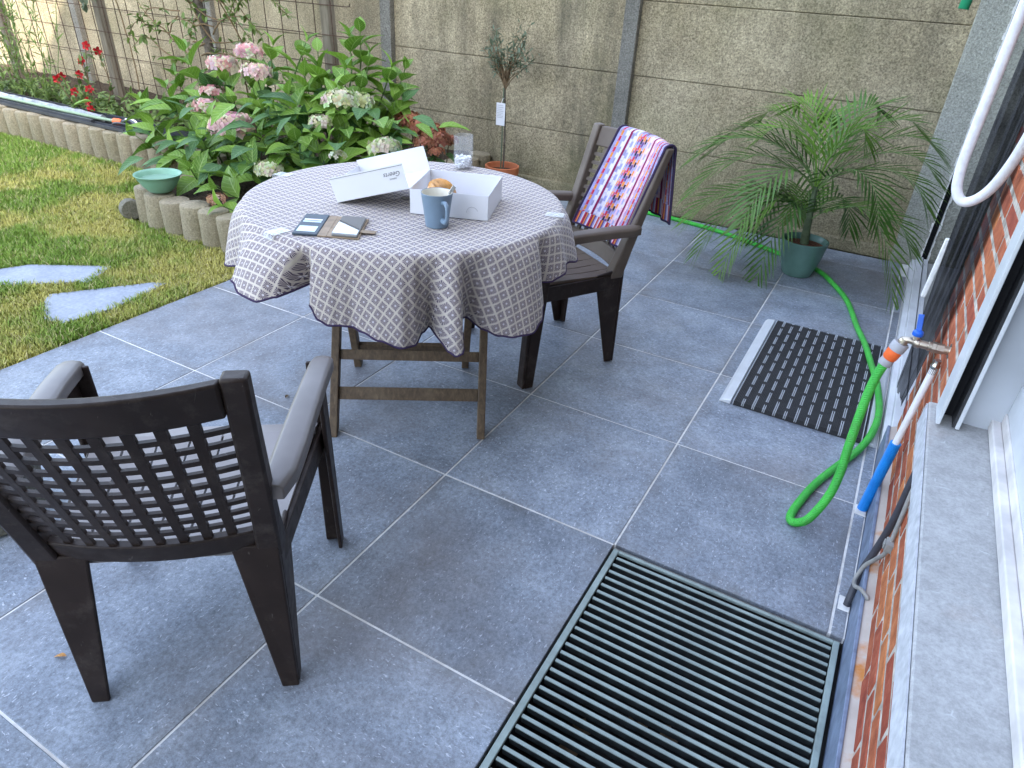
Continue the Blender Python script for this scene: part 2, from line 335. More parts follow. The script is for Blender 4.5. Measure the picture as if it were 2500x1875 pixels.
# net curtain
q = MT('black_net', .9, .1); q.b.inputs['Base Color'].default_value = (.02,.02,.024,1)
v = q.coord(); q.l(q.ramp(q.noise(v, 7, 3), [(.3, .72), (.7, .96)]), q.b.inputs['Alpha']); M['net'] = q.m
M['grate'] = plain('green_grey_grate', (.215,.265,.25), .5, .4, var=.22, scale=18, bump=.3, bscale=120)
M['grate_side'] = plain('shaded_grate_side', (.022,.026,.027), .6, .3, var=.5, scale=30)  # shade inside the slots painted as near-black bar sides
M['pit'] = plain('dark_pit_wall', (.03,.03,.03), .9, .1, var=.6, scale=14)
M['debris'] = plain('leaf_debris', (.16,.12,.08), .9, .1, var=.5, scale=30)
M['terracotta'] = plain('terracotta', (.42,.135,.06), .8, .25, var=.15, scale=14, bump=.2)
M['pot'] = plain('green_glazed_pot', (.10,.19,.16), .25, .5, var=.18, scale=7)
M['soil'] = plain('soil', (.05,.038,.026), .95, .1, var=.6, scale=60, bump=1, bscale=70, bdist=.02)
M['bark_mulch'] = plain('bark_mulch', (.13,.055,.035), .95, .1, var=.6, scale=80, bump=1, bscale=90, bdist=.02)
M['bowl'] = plain('mint_plastic', (.175,.34,.245), .5, .4, var=.1, scale=15)
q = MT('bowl_water', .04, .5); q.b.inputs['Base Color'].default_value = (.20,.33,.26,1); M['water'] = q.m
M['profile'] = plain('charcoal_plastic', (.035,.038,.047), .45, .5, var=.25, scale=10)
M['wrap'] = plain('white_film', (.24,.26,.28), .4, .5, var=.5, scale=20, bump=.8, bscale=25, bdist=.01)
M['rust'] = plain('rusty_wire', (.06,.034,.022), .8, .3, var=.5, scale=60)
M['bark'] = plain('bark', (.10,.085,.068), .95, .1, var=.5, scale=40, bump=.8, bscale=60, bdist=.006)
M['stem'] = plain('green_stem', (.09,.15,.04), .6, .3, var=.3, scale=30)
M['brown_stem'] = plain('brown_stem', (.15,.10,.055), .8, .2, var=.4, scale=30)
def leafmat(name, a, b, rib, veins=True, rough=.45, trans=.25):
    q = MT(name, rough, .3); tc = q.n('TexCoord'); sp = q.n('SeparateXYZ'); q.l(tc.outputs['UV'], sp.inputs[0]); v = q.coord('Object', rnd=True)
    c = q.ramp(q.math('ADD', q.math('MULTIPLY', q.noise(v, 12, 3), .5), q.math('MULTIPLY', q.rnd(), .5)), [(.2, a), (.8, b)])
    if veins:
        ax = q.math('ABSOLUTE', sp.outputs[0]); m1 = q.math('LESS_THAN', ax, .05)
        k = q.math('SINE', q.math('MULTIPLY', q.math('SUBTRACT', sp.outputs[1], q.math('MULTIPLY', ax, .22)), 52.0)); m2 = q.math('MULTIPLY', q.math('GREATER_THAN', k, .88), .4)
        c = q.mix(q.math('MAXIMUM', q.math('MULTIPLY', m1, .75), m2), c, rib); q.bump(k, .25, .003)
    q.color(c)
    tr = q.n('BsdfTranslucent'); q.l(c, tr.inputs[0]); ms = q.n('MixShader'); ms.inputs[0].default_value = trans
    out = q.t.nodes['Material Output']; q.l(q.b.outputs[0], ms.inputs[1]); q.l(tr.outputs[0], ms.inputs[2]); q.l(ms.outputs[0], out.inputs[0]); return q.m
M['hyd_leaf'] = leafmat('hydrangea_leaf', (.07,.16,.016), (.225,.385,.05), (.36,.48,.16))
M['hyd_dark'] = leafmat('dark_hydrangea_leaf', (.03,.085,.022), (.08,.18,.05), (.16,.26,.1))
M['small_leaf'] = leafmat('small_leaf', (.05,.10,.03), (.15,.22,.06), (.2,.3,.1), False)
M['weed_leaf'] = leafmat('yellow_green_leaf', (.10,.17,.035), (.26,.32,.09), (.2,.3,.1), False)
M['olive_leaf'] = leafmat('olive_leaf', (.055,.09,.05), (.16,.20,.13), (.2,.3,.1), False)
M['palm_leaf'] = leafmat('palm_leaflet', (.035,.095,.014), (.15,.28,.045), (.1,.2,.05), False, .4, .15)
M['palm_young'] = leafmat('young_palm_leaflet', (.13,.26,.04), (.22,.38,.06), (.1,.2,.05), False, .4, .2)
M['palm_rib'] = plain('palm_rib', (.14,.23,.07), .5, .4, var=.2)
M['palm_trunk'] = plain('grey_green_palm_stem', (.085,.115,.06), .7, .3, var=.4, scale=30)
def petal(name, a, b, c3):
    q = MT(name, .7, .2); at = q.n('VertexColor', layer_name='Col'); q.color(at.outputs[0]); tr = q.n('BsdfTranslucent'); q.l(at.outputs[0], tr.inputs[0]); ms = q.n('MixShader'); ms.inputs[0].default_value = .2
    q.l(q.b.outputs[0], ms.inputs[1]); q.l(tr.outputs[0], ms.inputs[2]); q.l(ms.outputs[0], q.t.nodes['Material Output'].inputs[0]); return q.m
M['petal'] = petal('petal', 0, 0, 0)
M['red_petal'] = plain('red_petal', (.36,.006,.012), .5, .3, var=.3, scale=20)
q = MT('grass_blade', .6, .3); at = q.n('VertexColor', layer_name='Col'); q.color(at.outputs[0]); M['grass'] = q.m
q = MT('lawn_soil', .95, .1); v = q.coord(); q.color(q.ramp(q.noise(v, 5, 6, .7), [(.3, (.055,.065,.018)), (.55, (.10,.11,.03)), (.75, (.19,.16,.06))])); q.bump(q.noise(v, 60, 4), .8, .02); M['lawn'] = q.m
q = MT('slab_stone', .55, .4); v = q.coord(); q.color(q.mix(.8, q.ramp(q.noise(v, 7, 6, .65), [(.3, (.17,.195,.24)), (.7, (.26,.29,.345))]), q.ramp(q.noise(v, 80, 3), [(.3, .8), (.7, 1.2)]), 'MULTIPLY')); q.bump(q.noise(v, 30, 5), .25, .006); M['slab'] = q.m

def bevbox(name, sx, sy, sz, bev, mat, jitter=0, seed=0):
    """box centred in x,y,z with bevelled edges, shared mesh"""
    b = bmesh.new(); bmesh.ops.create_cube(b, size=1.0)
    for vtx in b.verts: vtx.co = Vector((vtx.co.x*sx, vtx.co.y*sy, vtx.co.z*sz))
    if bev: bmesh.ops.bevel(b, geom=list(b.edges), offset=bev, segments=1, affect='EDGES')
    if jitter:
        rj = random.Random(seed)
        for vtx in b.verts: vtx.co += Vector((rj.uniform(-1,1), rj.uniform(-1,1), rj.uniform(-1,1)))*jitter
    me = bpy.data.meshes.new(name); b.to_mesh(me); b.free(); me.materials.append(mat); return me

# ------------------------------------------------------------------ ground
# earth around everything, left open under the patio's light well
m = MB()
for x0, x1, y0, y1 in ((-120,.58,-120,120), (1.27,120,-120,120), (.58,1.27,.02,120), (.58,1.27,-120,-1.03)): m.add([(x0,y0,-.05),(x1,y0,-.05),(x1,y1,-.05),(x0,y1,-.05)], [(0,1,2,3)])
tag(m.build('ground', M['lawn']), kind='structure')
lawn = MB(); nx, ny = 90, 60
P = []
for i in range(nx):
    for j in range(ny):
        x = -12+(10.195)*i/(nx-1); y = -7+8.9*j/(ny-1); P.append((x, y, -.012+.012*mnoise.noise(Vector((x*1.3, y*1.3, 0)))))
lawn.grid(P, nx, ny); tag(lawn.build('lawn', M['lawn'], smooth=180), kind='structure')

# patio: mortar bed with separate tiles
patio = MB()
for x0, x1, y0, y1 in ((-1.8,.5965,-4.2,3.24), (.5965,1.238,.0035,3.24), (.6,1.238,-4.2,-1.0)): patio.box(x0, x1, y0, y1, -.12, -.0022)
patio = tag(patio.build('patio', M['grout']), kind='structure')
tile_m = [bevbox('tile', .5942, .5942, .016, .0015, M['tile'])]
rt = random.Random(3)
for i in range(-3, 2):
    for j in range(-7, 6):
        if i == 1 and j in (-1, -2): continue
        if j == 5:
            me = bevbox('tile', .5952, .236, .016, .0015, M['tile']); loc = (.6*i+.3, 3.12, -.008)
        else: me = tile_m[0]; loc = (.6*i+.3, .6*j+.3, -.008)
        if j < -5 or (i == 1 and j == -2): continue
        o = link('tile', me, patio, loc); o.rotation_euler = (0, 0, rt.choice([0, math.pi/2, math.pi, -math.pi/2]) if j != 5 else 0)
        o.location.z += rt.uniform(-.0006, .0004)
strip = bevbox('tile_strip', .030, .595, .016, .0015, M['tile'])
for j in range(0, 5): link('tile_strip', strip, patio, (1.219, .6*j+.3, -.008))

# light well and grate
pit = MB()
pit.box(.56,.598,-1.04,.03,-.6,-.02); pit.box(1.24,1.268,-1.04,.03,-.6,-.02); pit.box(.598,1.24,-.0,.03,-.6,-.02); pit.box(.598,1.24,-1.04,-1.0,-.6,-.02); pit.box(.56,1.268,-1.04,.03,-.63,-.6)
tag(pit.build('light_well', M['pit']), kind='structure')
gr = thing('drain_grate', (.915, -.5, 0), 'green-grey slotted grate set in the patio tiles below the window sill', 'grate')
f = MB(); f.box(.604,.621,-.985,-.014,-.012,-.001); f.box(1.214,1.229,-.985,-.014,-.012,-.001); f.box(.621,1.214,-.024,-.014,-.012,-.001); f.box(.621,1.214,-.985,-.973,-.012,-.001)
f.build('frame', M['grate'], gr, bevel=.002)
bb_ = MB()
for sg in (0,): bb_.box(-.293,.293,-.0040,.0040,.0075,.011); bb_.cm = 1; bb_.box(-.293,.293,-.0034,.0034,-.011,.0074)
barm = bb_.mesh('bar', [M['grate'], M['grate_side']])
y = -.0455
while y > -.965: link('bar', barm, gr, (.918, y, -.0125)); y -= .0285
# dry leaves lying on the floor of the well
db = MB(); rd = random.Random(12)
for k in range(60):
    x, y, a = rd.uniform(.63,1.2), rd.uniform(-.95,-.05), rd.uniform(0, 6.28); s = rd.uniform(.008,.03)
    db.obox((x, y, -.585), (math.cos(a)*s, math.sin(a)*s, rd.uniform(-.004,.004)), (-math.sin(a)*s*.5, math.cos(a)*s*.5, 0), (0,0,.0015))
tag(db.build('leaf_litter', M['debris']), 'brown leaf litter lying in the light well under the grate', 'litter', kind='stuff')

# ------------------------------------------------------------------ concrete slab wall
wl = thing('concrete_wall', (-3, 3.36, 0), 'weathered sandy concrete panel wall behind the patio and garden bed', 'wall')
posts_x = [-8.77, -6.77, -4.77, -2.77, -.775]
def slab_mesh(w, h):
    return bevbox('panel', w, .05, h, .006, M['wall_panel'])
pm = slab_mesh(1.93, .432); pm_b = slab_mesh(1.93, .28)
zj = [-.26, .0, .425, .86, 1.30, 1.735]
for k, px in enumerate(posts_x):
    nxt = posts_x[k+1] if k+1 < len(posts_x) else 1.155
    w = nxt-px-.05
    big = bevbox('panel', w, .05, .432, .004, M['wall_panel'])
    for r in range(1, 5):
        z0, z1 = zj[r], zj[r+1]
        o = link('panel', big, wl, ((px+nxt)/2, 3.34+rt.uniform(-.003,.003), (z0+z1)/2)); o.scale = (1, 1, (z1-z0-.003)/.432)
    if k >= 3: link('plinth_panel', bevbox('plinth_panel', w, .06, .075, .004, M['wall_panel']), wl, ((px+nxt)/2, 3.305, .03))
for px in posts_x:
    p = MB(); p.hexa([(px-.05,3.262,-.2),(px+.05,3.262,-.2),(px+.05,3.43,-.2),(px-.055,3.43,-.2),(px-.05,3.262,1.9),(px+.05,3.262,1.9),(px+.05,3.43,1.9),(px-.05,3.43,1.9)])
    p.build('post', M['wall_post'], wl, bevel=.006)
p = MB(); p.box(1.125,1.288,3.262,3.45,-.1,1.9); p.build('post', M['pale_post'], wl, bevel=.004)
p = MB(); p.box(1.322,1.75,3.268,3.45,-.1,1.9); p.build('post', M['pale_post'], wl, bevel=.004)
p = MB(); p.box(1.289,1.321,3.31,3.40,-.1,1.9); p.build('joint', M['dark_gap'], wl)
b = MB(); b.box(-8.7,1.12,3.372,3.385,-.2,1.73); b.build('gap_backing', M['wall_panel'], wl)  # added sheet that stops sunlight showing through the panel gaps
def ragged(x, sgn, seed):
    rr_ = random.Random(seed); b = MB(); z = -.02
    while z < 1.85:
        h = rr_.uniform(.015,.05); w = rr_.uniform(.003,.012)
        b.box(x-(w if sgn < 0 else 0), x+(w if sgn > 0 else 0), 3.252, 3.300, z, z+h-.0005); z += h
    return b.build('filler_seam', M['white_paint'], wl)
ragged(1.2885, -1, 1); ragged(1.3215, 1, 2)

# ------------------------------------------------------------------ house wall on the right
hs_ = thing('brick_house', (1.6, -2, 0), 'red brick house wall with stone sill along the right edge', 'house')
HX = 1.268
w = MB()
w.box(HX+.0016, 1.60, -9, .985, -.3, .468)                # below the sill and pier foot
w.box(HX+.0016, 1.60, .335, .985, .468, 2.35)             # pier
w.box(HX+.0016, 1.60, -9, -2.2, .468, 2.35)
w.box(HX+.0016, 1.60, -9, 3.24, 2.35, 8.45)                # wall above the openings
w.build('wall', M['mortar'], hs_)
b = MB(); b.box(1.61, 8.5, -9, 3.2, -.3, 8.45); b.build('house_body', M['render_grey'], hs_)
b = MB(); b.hexa([(1.0,-9.3,8.451),(9,-9.3,8.451),(9,3.3,8.451),(1.0,3.3,8.451),(1.0,-9.3,8.62),(9,-9.3,8.62),(9,3.3,8.62),(1.0,3.3,8.62)]); b.build('roof', M['alu'], hs_)
brick = [bevbox('brick', .09, .190, .0480, .004, M['brick'], .0012, k) for k in range(4)]
bhalf = bevbox('brick', .09, .091, .0480, .004, M['brick'], .0012, 9)
rb = random.Random(5); crs = .0605
for r in range(0, 26):
    z = .118+crs*r+.025; off = .1 if r % 2 else 0
    ymax = .985; ymin = -1.2 if z < .445 else .345
    n = 0; y = ymax
    while y-.05 > ymin:
        L = .191; me = brick[(r*5+n) % 4]
        if n == 0 and off: L = .092; me = bhalf
        if y-L < ymin-.02:
            L = .092; me = bhalf
            if y-L < ymin-.02: break
        link('brick', me, hs_, (HX+.045+rb.uniform(-.0012,.0006), y-L/2, z)); y -= L+.0105; n += 1
# plinth tile and mortar ledge
s = MB(); s.box(1.240,1.2495,-2.2,.975,-.02,.112); s.build('plinth', M['skirt'], hs_, bevel=.002)
s = MB(); s.hexa([(1.250,-2.2,0),(1.2745,-2.2,0),(1.2745,.975,0),(1.250,.975,0),(1.250,-2.2,.108),(1.2745,-2.2,.119),(1.2745,.975,.119),(1.250,.975,.108)]); s.build('plinth_ledge', M['ledge'], hs_)
# sill
s = MB(); s.hexa([(1.244,-2.3,.467),(1.42,-2.3,.467),(1.42,.372,.467),(1.244,.372,.467),(1.247,-2.3,.538),(1.42,-2.3,.549),(1.42,.372,.549),(1.247,.372,.538)])
s.build('window_sill', M['sill'], hs_, bevel=.004)
s = MB(); s.hexa([(1.2405,-2.29,.472),(1.2435,-2.29,.472),(1.2435,.362,.472),(1.2405,.362,.472),(1.2425,-2.29,.535),(1.2455,-2.29,.535),(1.2455,.362,.535),(1.2425,.362,.535)])
s.build('sill_edge', M['sill_edge'], hs_)
# window
f = MB(); f.box(1.372,1.392,-2.3,.29,.5485,.575); f.box(1.392,1.44,-2.3,.29,.5485,.60); wf = f.build('window_frame', M['alu_dirty'], hs_, bevel=.003)
f = MB(); f.box(1.395,1.45,-2.3,.285,.60,.68); f.build('sash', M['alu_light'], wf, bevel=.003)
f = MB(); f.box(1.425,1.43,-2.3,.28,.68,2.3); f.build('pane', M['glass_dark'], wf)
f = MB(); f.box(1.44,1.60,-2.3,.33,.5,.51); f.build('inner_sill', M['dark_gap'], wf)
# jamb panel and shutter guide
f = MB(); f.box(1.312,1.43,.287,.334,.545,2.35); jp = f.build('jamb_panel', M['alu'], hs_)
for z in (.78, 1.3): f = MB(); f.lathe([(.007,0),(.007,.002),(.004,.003)], 14, (1.392,.2868,z), (0,-1,0)); f.build('screw', M['steel'], jp, smooth=40)
f = MB(); f.box(1.2615,1.2705,.245,.334,.5455,2.35); f.box(1.2705,1.314,.318,.332,.5455,2.35); f.box(1.303,1.312,.245,.318,.5455,2.35); gd = f.build('shutter_guide', M['alu_light'], hs_, bevel=.0015)
f = MB(); f.box(1.2965,1.3028,.248,.317,.547,2.35); f.build('seal', M['rubber'], gd)
f = MB(); f.box(1.2708,1.2962,.304,.3175,.547,2.35); f.build('slot', M['dark_gap'], gd)
# recessed door past the pier
f = MB(); f.box(1.60,1.64,.99,3.25,-.02,2.35); f.build('door_back_wall', M['render_grey'], hs_)
f = MB(); f.box(1.2405,1.264,.98,3.255,-.02,.035); f.box(1.264,1.30,.98,3.255,-.02,.058); f.box(1.305,1.33,.98,3.255,-.02,.05); dt = f.build('door_threshold', M['white_frame'], hs_, bevel=.003)
f = MB(); f.box(1.335,1.60,.99,3.25,-.02,.03); f.build('inner_step', M['render_grey'], dt)
f = MB(); f.box(1.45,1.50,1.0,3.2,.03,2.3); f.build('sliding_door', M['glass_dark'], hs_)

# ------------------------------------------------------------------ garden bed
bed = MB(); P = []; nx, ny = 70, 24
for i in range(nx):
    for j in range(ny):
        x = -9+7.2*i/(nx-1); lo = 1.83 if x < -3.0 else 1.06; y = lo+(3.33-lo)*j/(ny-1)
        P.append((x, y, .15+.035*mnoise.noise(Vector((x*5, y*5, 1)))+.02*mnoise.noise(Vector((x*17, y*17, 3)))))
bed.grid(P, nx, ny); tag(bed.build('garden_bed', M['soil'], smooth=180), kind='structure')
def log_mesh(r, h, seed):
    rl = random.Random(seed); prof = [(r*.98, -.12), (r, 0), (r, h*.5), (r*.995, h-.012), (r*.96, h-.003), (r*.90, h)]
    b = MB(); b.lathe(prof, 22)
    b.v = [(x*(1+.02*mnoise.noise(Vector((x*20, y*20, z*9+seed)))), y*(1+.02*mnoise.noise(Vector((x*20, y*20, z*9+seed+5)))), z) for x, y, z in b.v]
    return b.mesh('log', M['palisade'], smooth=40)
logs = [log_mesh(.0825, .215, k) for k in range(3)]; logs_f = [log_mesh(.0835, .195, 7+k) for k in range(3)]
be = thing('log_edging', (-5, 1.83, 0), 'long straight row of round concrete logs edging the bed behind the lawn', 'edging')
rl = random.Random(21)
for k in range(23):
    x = -6.72+.163*k; o = link('log', logs[k % 3], be, (x, 1.832+rl.uniform(-.006,.006), rl.uniform(-.008,.008))); o.rotation_euler = (rl.uniform(-.02,.02), rl.uniform(-.04,0), rl.uniform(0, 6))
fe = thing('log_edging', (-2.3, 1.05, 0), 'short curved row of round concrete logs in front of the hydrangea beside the table', 'edging')
fr = [(-2.93,1.40),(-2.955,1.24),(-2.885,1.085)]+[(-2.73+.16*k, 1.035-.004*k) for k in range(6)]+[(-1.87,1.10),(-1.86,1.26),(-1.86,1.42)]+[(-1.86, 1.58+.162*k) for k in range(11)]
for k, (x, y) in enumerate(fr):
    o = link('log', logs_f[k % 3], fe, (x, y, rl.uniform(-.006,.008))); o.rotation_euler = (rl.uniform(-.03,.03), -.05+rl.uniform(-.03,.02), rl.uniform(0, 6))
# loose round stone beside the edging
b = MB(); b.lathe([(.0,-.035),(.055,-.035),(.062,-.02),(.062,.02),(.055,.035),(.0,.035)], 20, (-3.0,1.02,.055), (.9,-.35,.05), False, False)
tag(b.build('stone_disc', M['wall_post'], smooth=40), 'small grey concrete disc standing on the lawn against the leftmost front log', 'stone')
# bowl
bw = thing('plastic_bowl', (-2.74, 1.07, .205), 'mint green plastic bowl of water standing on the concrete logs', 'bowl')
b = MB(); b.lathe([(.0,0),(.062,0),(.070,.008),(.093,.035),(.113,.068),(.122,.092),(.130,.096),(.1305,.100),(.121,.0985),(.115,.09),(.106,.066),(.086,.036),(.062,.012),(.0,.009)], 40, (-2.74,1.07,.203), None, False, False); b.build('body', M['bowl'], bw, smooth=50)
b = MB(); b.lathe([(.0,0),(.107,0)], 36, (-2.74,1.07,.272), None, False, False); b.build('water', M['water'], bw, smooth=180)
# stepping stones
for pts, lab in (([(-2.79,.125),(-2.73,.25),(-2.40,.47),(-2.30,.285),(-2.59,.03),(-2.85,-.08)], 'angular blue-grey slab set in the lawn, farther from the patio'),
                 ([(-2.265,.04),(-2.31,.095),(-2.06,.455),(-2.0,.49),(-1.945,.165),(-1.98,-.06),(-2.08,-.07)], 'angular blue-grey slab set in the lawn, nearer the patio edge')):
    b = MB(); n = len(pts); A = sum(pts[i][0]*pts[(i+1) % n][1]-pts[(i+1) % n][0]*pts[i][1] for i in range(n))
    if A < 0: pts = pts[::-1]
    b.add([(x, y, -.03) for x, y in pts]+[(x, y, .005) for x, y in pts], [tuple(range(n-1, -1, -1)), tuple(range(n, 2*n))]+[(i, (i+1) % n, n+(i+1) % n, n+i) for i in range(n)])
    tag(b.build('stepping_stone', M['slab'], bevel=.004), lab, 'paving slab', 'slabs in the lawn')
STONES = [np.array([(-2.79,.125),(-2.73,.25),(-2.40,.47),(-2.30,.285),(-2.59,.03),(-2.85,-.08)]), np.array([(-2.265,.04),(-2.31,.095),(-2.06,.455),(-2.0,.49),(-1.945,.165),(-1.98,-.06),(-2.08,-.07)])]
def inpoly(x, y, P):
    r = np.zeros(len(x), bool); n = len(P)
    for i in range(n):
        (x1, y1), (x2, y2) = P[i], P[(i+1) % n]
        c = ((y1 > y) != (y2 > y)) & (x < (x2-x1)*(y-y1)/(y2-y1+1e-12)+x1); r ^= c
    return r
# grass: one mesh of blades
g = np.random.default_rng(4)
def patch(x0, x1, y0, y1, dens):
    n = int((x1-x0)*(y1-y0)*dens); return np.c_[g.uniform(x0, x1, n), g.uniform(y0, y1, n)]
pts = np.vstack([patch(-3.4,-1.803,-1.5,1.75,34000), patch(-6.9,-3.4,-.6,1.75,20000)])
keep = np.ones(len(pts), bool)
for S in STONES: keep &= ~inpoly(pts[:,0], pts[:,1], S+ (S.mean(0)-S)*.09)
keep &= ~((pts[:,0] > -2.96) & (pts[:,1] > .985)); keep &= ~((pts[:,1] > 1.755))
pts = pts[keep]; n = len(pts)
def vnoise(xy, s, seed):
    h = np.random.default_rng(seed).uniform(0, 1, (64, 64)); q = xy*s; i = np.floor(q).astype(int); fr_ = q-i; fr_ = fr_*fr_*(3-2*fr_)
    a = lambda dx, dy: h[(i[:,0]+dx) % 64, (i[:,1]+dy) % 64]
    return (a(0,0)*(1-fr_[:,0])+a(1,0)*fr_[:,0])*(1-fr_[:,1])+(a(0,1)*(1-fr_[:,0])+a(1,1)*fr_[:,0])*fr_[:,1]
pn = .55*vnoise(pts, 2.6, 1)+.3*vnoise(pts, 7, 2)+.15*vnoise(pts, 19, 3)
dry = np.clip((pn-.44)*4.2+g.normal(0, .2, n), 0, 1)[:, None]; rndv = g.uniform(.7, 1.3, n)[:, None]; rare = (g.uniform(0, 1, n) < .10)[:, None]
colr = ((1-dry)*np.array([.16,.262,.030])+dry*np.array([.44,.405,.11]))*rndv
colr = np.where(rare, np.array([.46,.40,.2])*rndv, colr)
ht = (g.uniform(.018,.042, n)*(1-.25*dry[:,0])); az = g.uniform(0, 2*np.pi, n); lean = g.uniform(.2,1.0, n)*ht
bx = np.c_[np.cos(az), np.sin(az)]; wd = g.uniform(.0013,.0024, n)[:, None]; pa = az+g.uniform(-.6,.6, n)+np.pi/2; px_ = np.c_[np.cos(pa), np.sin(pa)]
z0 = np.full((n, 1), -.012)
A = np.c_[pts-px_*wd, z0]; B = np.c_[pts+px_*wd, z0]
mid = pts+bx*(lean*.35)[:, None]; Cc = np.c_[mid+px_*wd*.8, z0[:,0]+ht*.65]; Dd = np.c_[mid-px_*wd*.8, z0[:,0]+ht*.65]; T = np.c_[pts+bx*lean[:, None], z0[:,0]+ht]
V = np.empty((n*5, 3)); V[0::5] = A; V[1::5] = B; V[2::5] = Cc; V[3::5] = Dd; V[4::5] = T
i0 = np.arange(n)*5
F = np.vstack([np.c_[i0, i0+1, i0+2], np.c_[i0, i0+2, i0+3], np.c_[i0+3, i0+2, i0+4]])
cv = np.repeat(colr, 5, axis=0)
tag(fast_mesh('grass', V, F, M['grass'], None, cv), 'short patchy green and straw-coloured lawn grass', 'grass', kind='stuff')

# ------------------------------------------------------------------ things lying along the bed edge
pr_ = thing('plastic_profile', (-5, 1.86, .22), 'long charcoal plastic profile lying on the log edging, nearest the lawn', 'profile')
b = MB(); b.box(-6.6,-4.13,1.815,1.875,.222,.229); b.box(-6.6,-4.13,1.815,1.821,.229,.243); b.box(-6.6,-4.13,1.869,1.875,.229,.243); b.box(-6.6,-4.55,1.838,1.868,.231,.256); b.build('channel', M['profile'], pr_)
p2 = thing('plastic_profile', (-4.8, 2.02, .2), 'long charcoal plastic profile lying at the back of the logs, running on behind the hydrangea', 'profile')
b = MB(); b.box(-6.6,-3.2,1.98,2.06,.195,.205); b.box(-6.6,-3.2,2.05,2.06,.205,.26); b.box(-6.6,-3.2,1.98,1.988,.205,.225); b.build('channel', M['profile'], p2)
b = MB(); b.tube(catmull([(-6.6,1.93,.262),(-5.7,1.925,.262),(-5.0,1.93,.258),(-4.55,1.945,.254)], 10), .026, 12)
b.v = [(x, y+.006*mnoise.noise(Vector((x*12, y*30, z*40))), z+.008*mnoise.noise(Vector((x*14, y*30, z*30+4)))) for x, y, z in b.v]
wr = tag(b.build('wrapped_tube', M['wrap'], smooth=60), 'plastic-film wrapped white tube lying between the charcoal profiles', 'tube')
b = MB(); b.tube(catmull([(-6.6,1.868,.272),(-5.6,1.868,.272),(-5.0,1.872,.27),(-4.6,1.9,.262),(-4.36,1.915,.262)], 10), .0125, 10)
ph = thing('garden_hose', (-4.6, 1.9, .25), 'pale green hose with an orange connector lying along the log edging', 'hose')
b.build('tube', M['pale_hose'], ph, smooth=60)
b = MB(); b.lathe([(.016,0),(.022,.01),(.022,.05),(.017,.06)], 14, (-4.38,1.915,.262), (1,.02,.02)); b.lathe([(.024,.055),(.024,.07),(.018,.08),(.018,.1)], 14, (-4.38,1.915,.262), (1,.02,.02)); b.build('connector', M['orange'], ph, smooth=40)
b = MB(); b.tube(catmull([(-4.29,1.917,.265),(-4.2,1.93,.285),(-4.1,1.91,.27),(-4.02,1.90,.262),(-3.96,1.93,.26)], 6), .013, 8); b.tube(catmull([(-4.33,1.87,.25),(-4.26,1.85,.27),(-4.16,1.86,.275),(-4.06,1.89,.255)], 6), .008, 8)
b.lathe([(.02,0),(.024,.015),(.018,.03)], 12, (-4.02,1.90,.262), (1,.3,0)); b.build('valve', M['profile'], ph, smooth=50)
b = MB(); b.tube(catmull([(-4.24,1.925,.289),(-4.15,1.93,.292),(-4.07,1.905,.275)], 6), .008, 8); b.build('nozzle', M['white_pipe'], ph, smooth=50)

# ------------------------------------------------------------------ trellis
tr = thing('wire_trellis', (-4, 2.42, .15), 'rusty square wire mesh trellis on wooden posts in front of the concrete wall', 'trellis')
for x in (-2.60, -5.07, -6.55):
    b = MB(); b.hexa([(x-.035,2.435,.05),(x+.035,2.435,.05),(x+.035,2.505,.05),(x-.035,2.505,.05),(x-.075,2.435,1.85),(x-.005,2.435,1.85),(x-.005,2.505,1.85),(x-.075,2.505,1.85)]); b.build('post', M['post_wood'], tr, bevel=.004)
b = MB(); x = -7.4
while x < -2.40: b.tube([(x+.02,2.425,.1),(x-.01,2.425,.9),(x-.03,2.425,1.8)], .0032, 6); x += .152
z = .27
while z < 1.8: b.tube([(-7.5,2.432,z+.02),(-5,2.431,z),(-2.42,2.432,z),(-2.39,2.425,z+.004),(-2.375,2.41,z+.02)], .0032, 6); z += .178
b.build('wire_mesh', M['rust'], tr, smooth=60)

# ------------------------------------------------------------------ plants
def leaf_mesh(name, mat, L=1.0, W=.5, n=7, fold=.12, curl=.15, tip=1.6):
    b = MB(); vs_ = []; uv = []; fs = []
    for i in range(n+1):
        t = i/n; w = W*.5*(math.sin(math.pi*min(1, t**.72))**.85)*(1-.25*t**tip) if 0 < t < 1 else .002
        zc = -curl*(t**2)+.05*math.sin(math.pi*t)
        ed = .012*math.sin(i*2.4)
        vs_ += [(-w, t*L, (zc+fold*w*2+ed)*L), (-w*.5, t*L, (zc+fold*w*.6)*L), (0, t*L, zc*L), (w*.5, t*L, (zc+fold*w*.6)*L), (w, t*L, (zc+fold*w*2-ed)*L)]
        uv += [(-1, t+.001), (-.5, t+.001), (0, t+.001), (.5, t+.001), (1, t+.001)]
    for i in range(n):
        for k in range(4): a = i*5+k; fs.append((a, a+1, a+6, a+5))
    b.add(vs_, fs, uv); return b.mesh(name, mat, smooth=180)
def orient(pos, d, up, s, parent, me, name='leaf'):
    d = Vector(d).normalized(); up = Vector(up); x = d.cross(up)
    x = x.normalized() if x.length > 1e-4 else d.orthogonal().normalized(); z = x.cross(d)
    o = bpy.data.objects.new(name, me); COL.objects.link(o); o.parent = parent
    p = Vector(pos)-org(parent); sx, sy, sz = s if hasattr(s, '__len__') else (s, s, s)
    o.matrix_basis = Matrix(((x.x*sx, d.x*sy, z.x*sz, p.x), (x.y*sx, d.y*sy, z.y*sz, p.y), (x.z*sx, d.z*sy, z.z*sz, p.z), (0,0,0,1))); return o
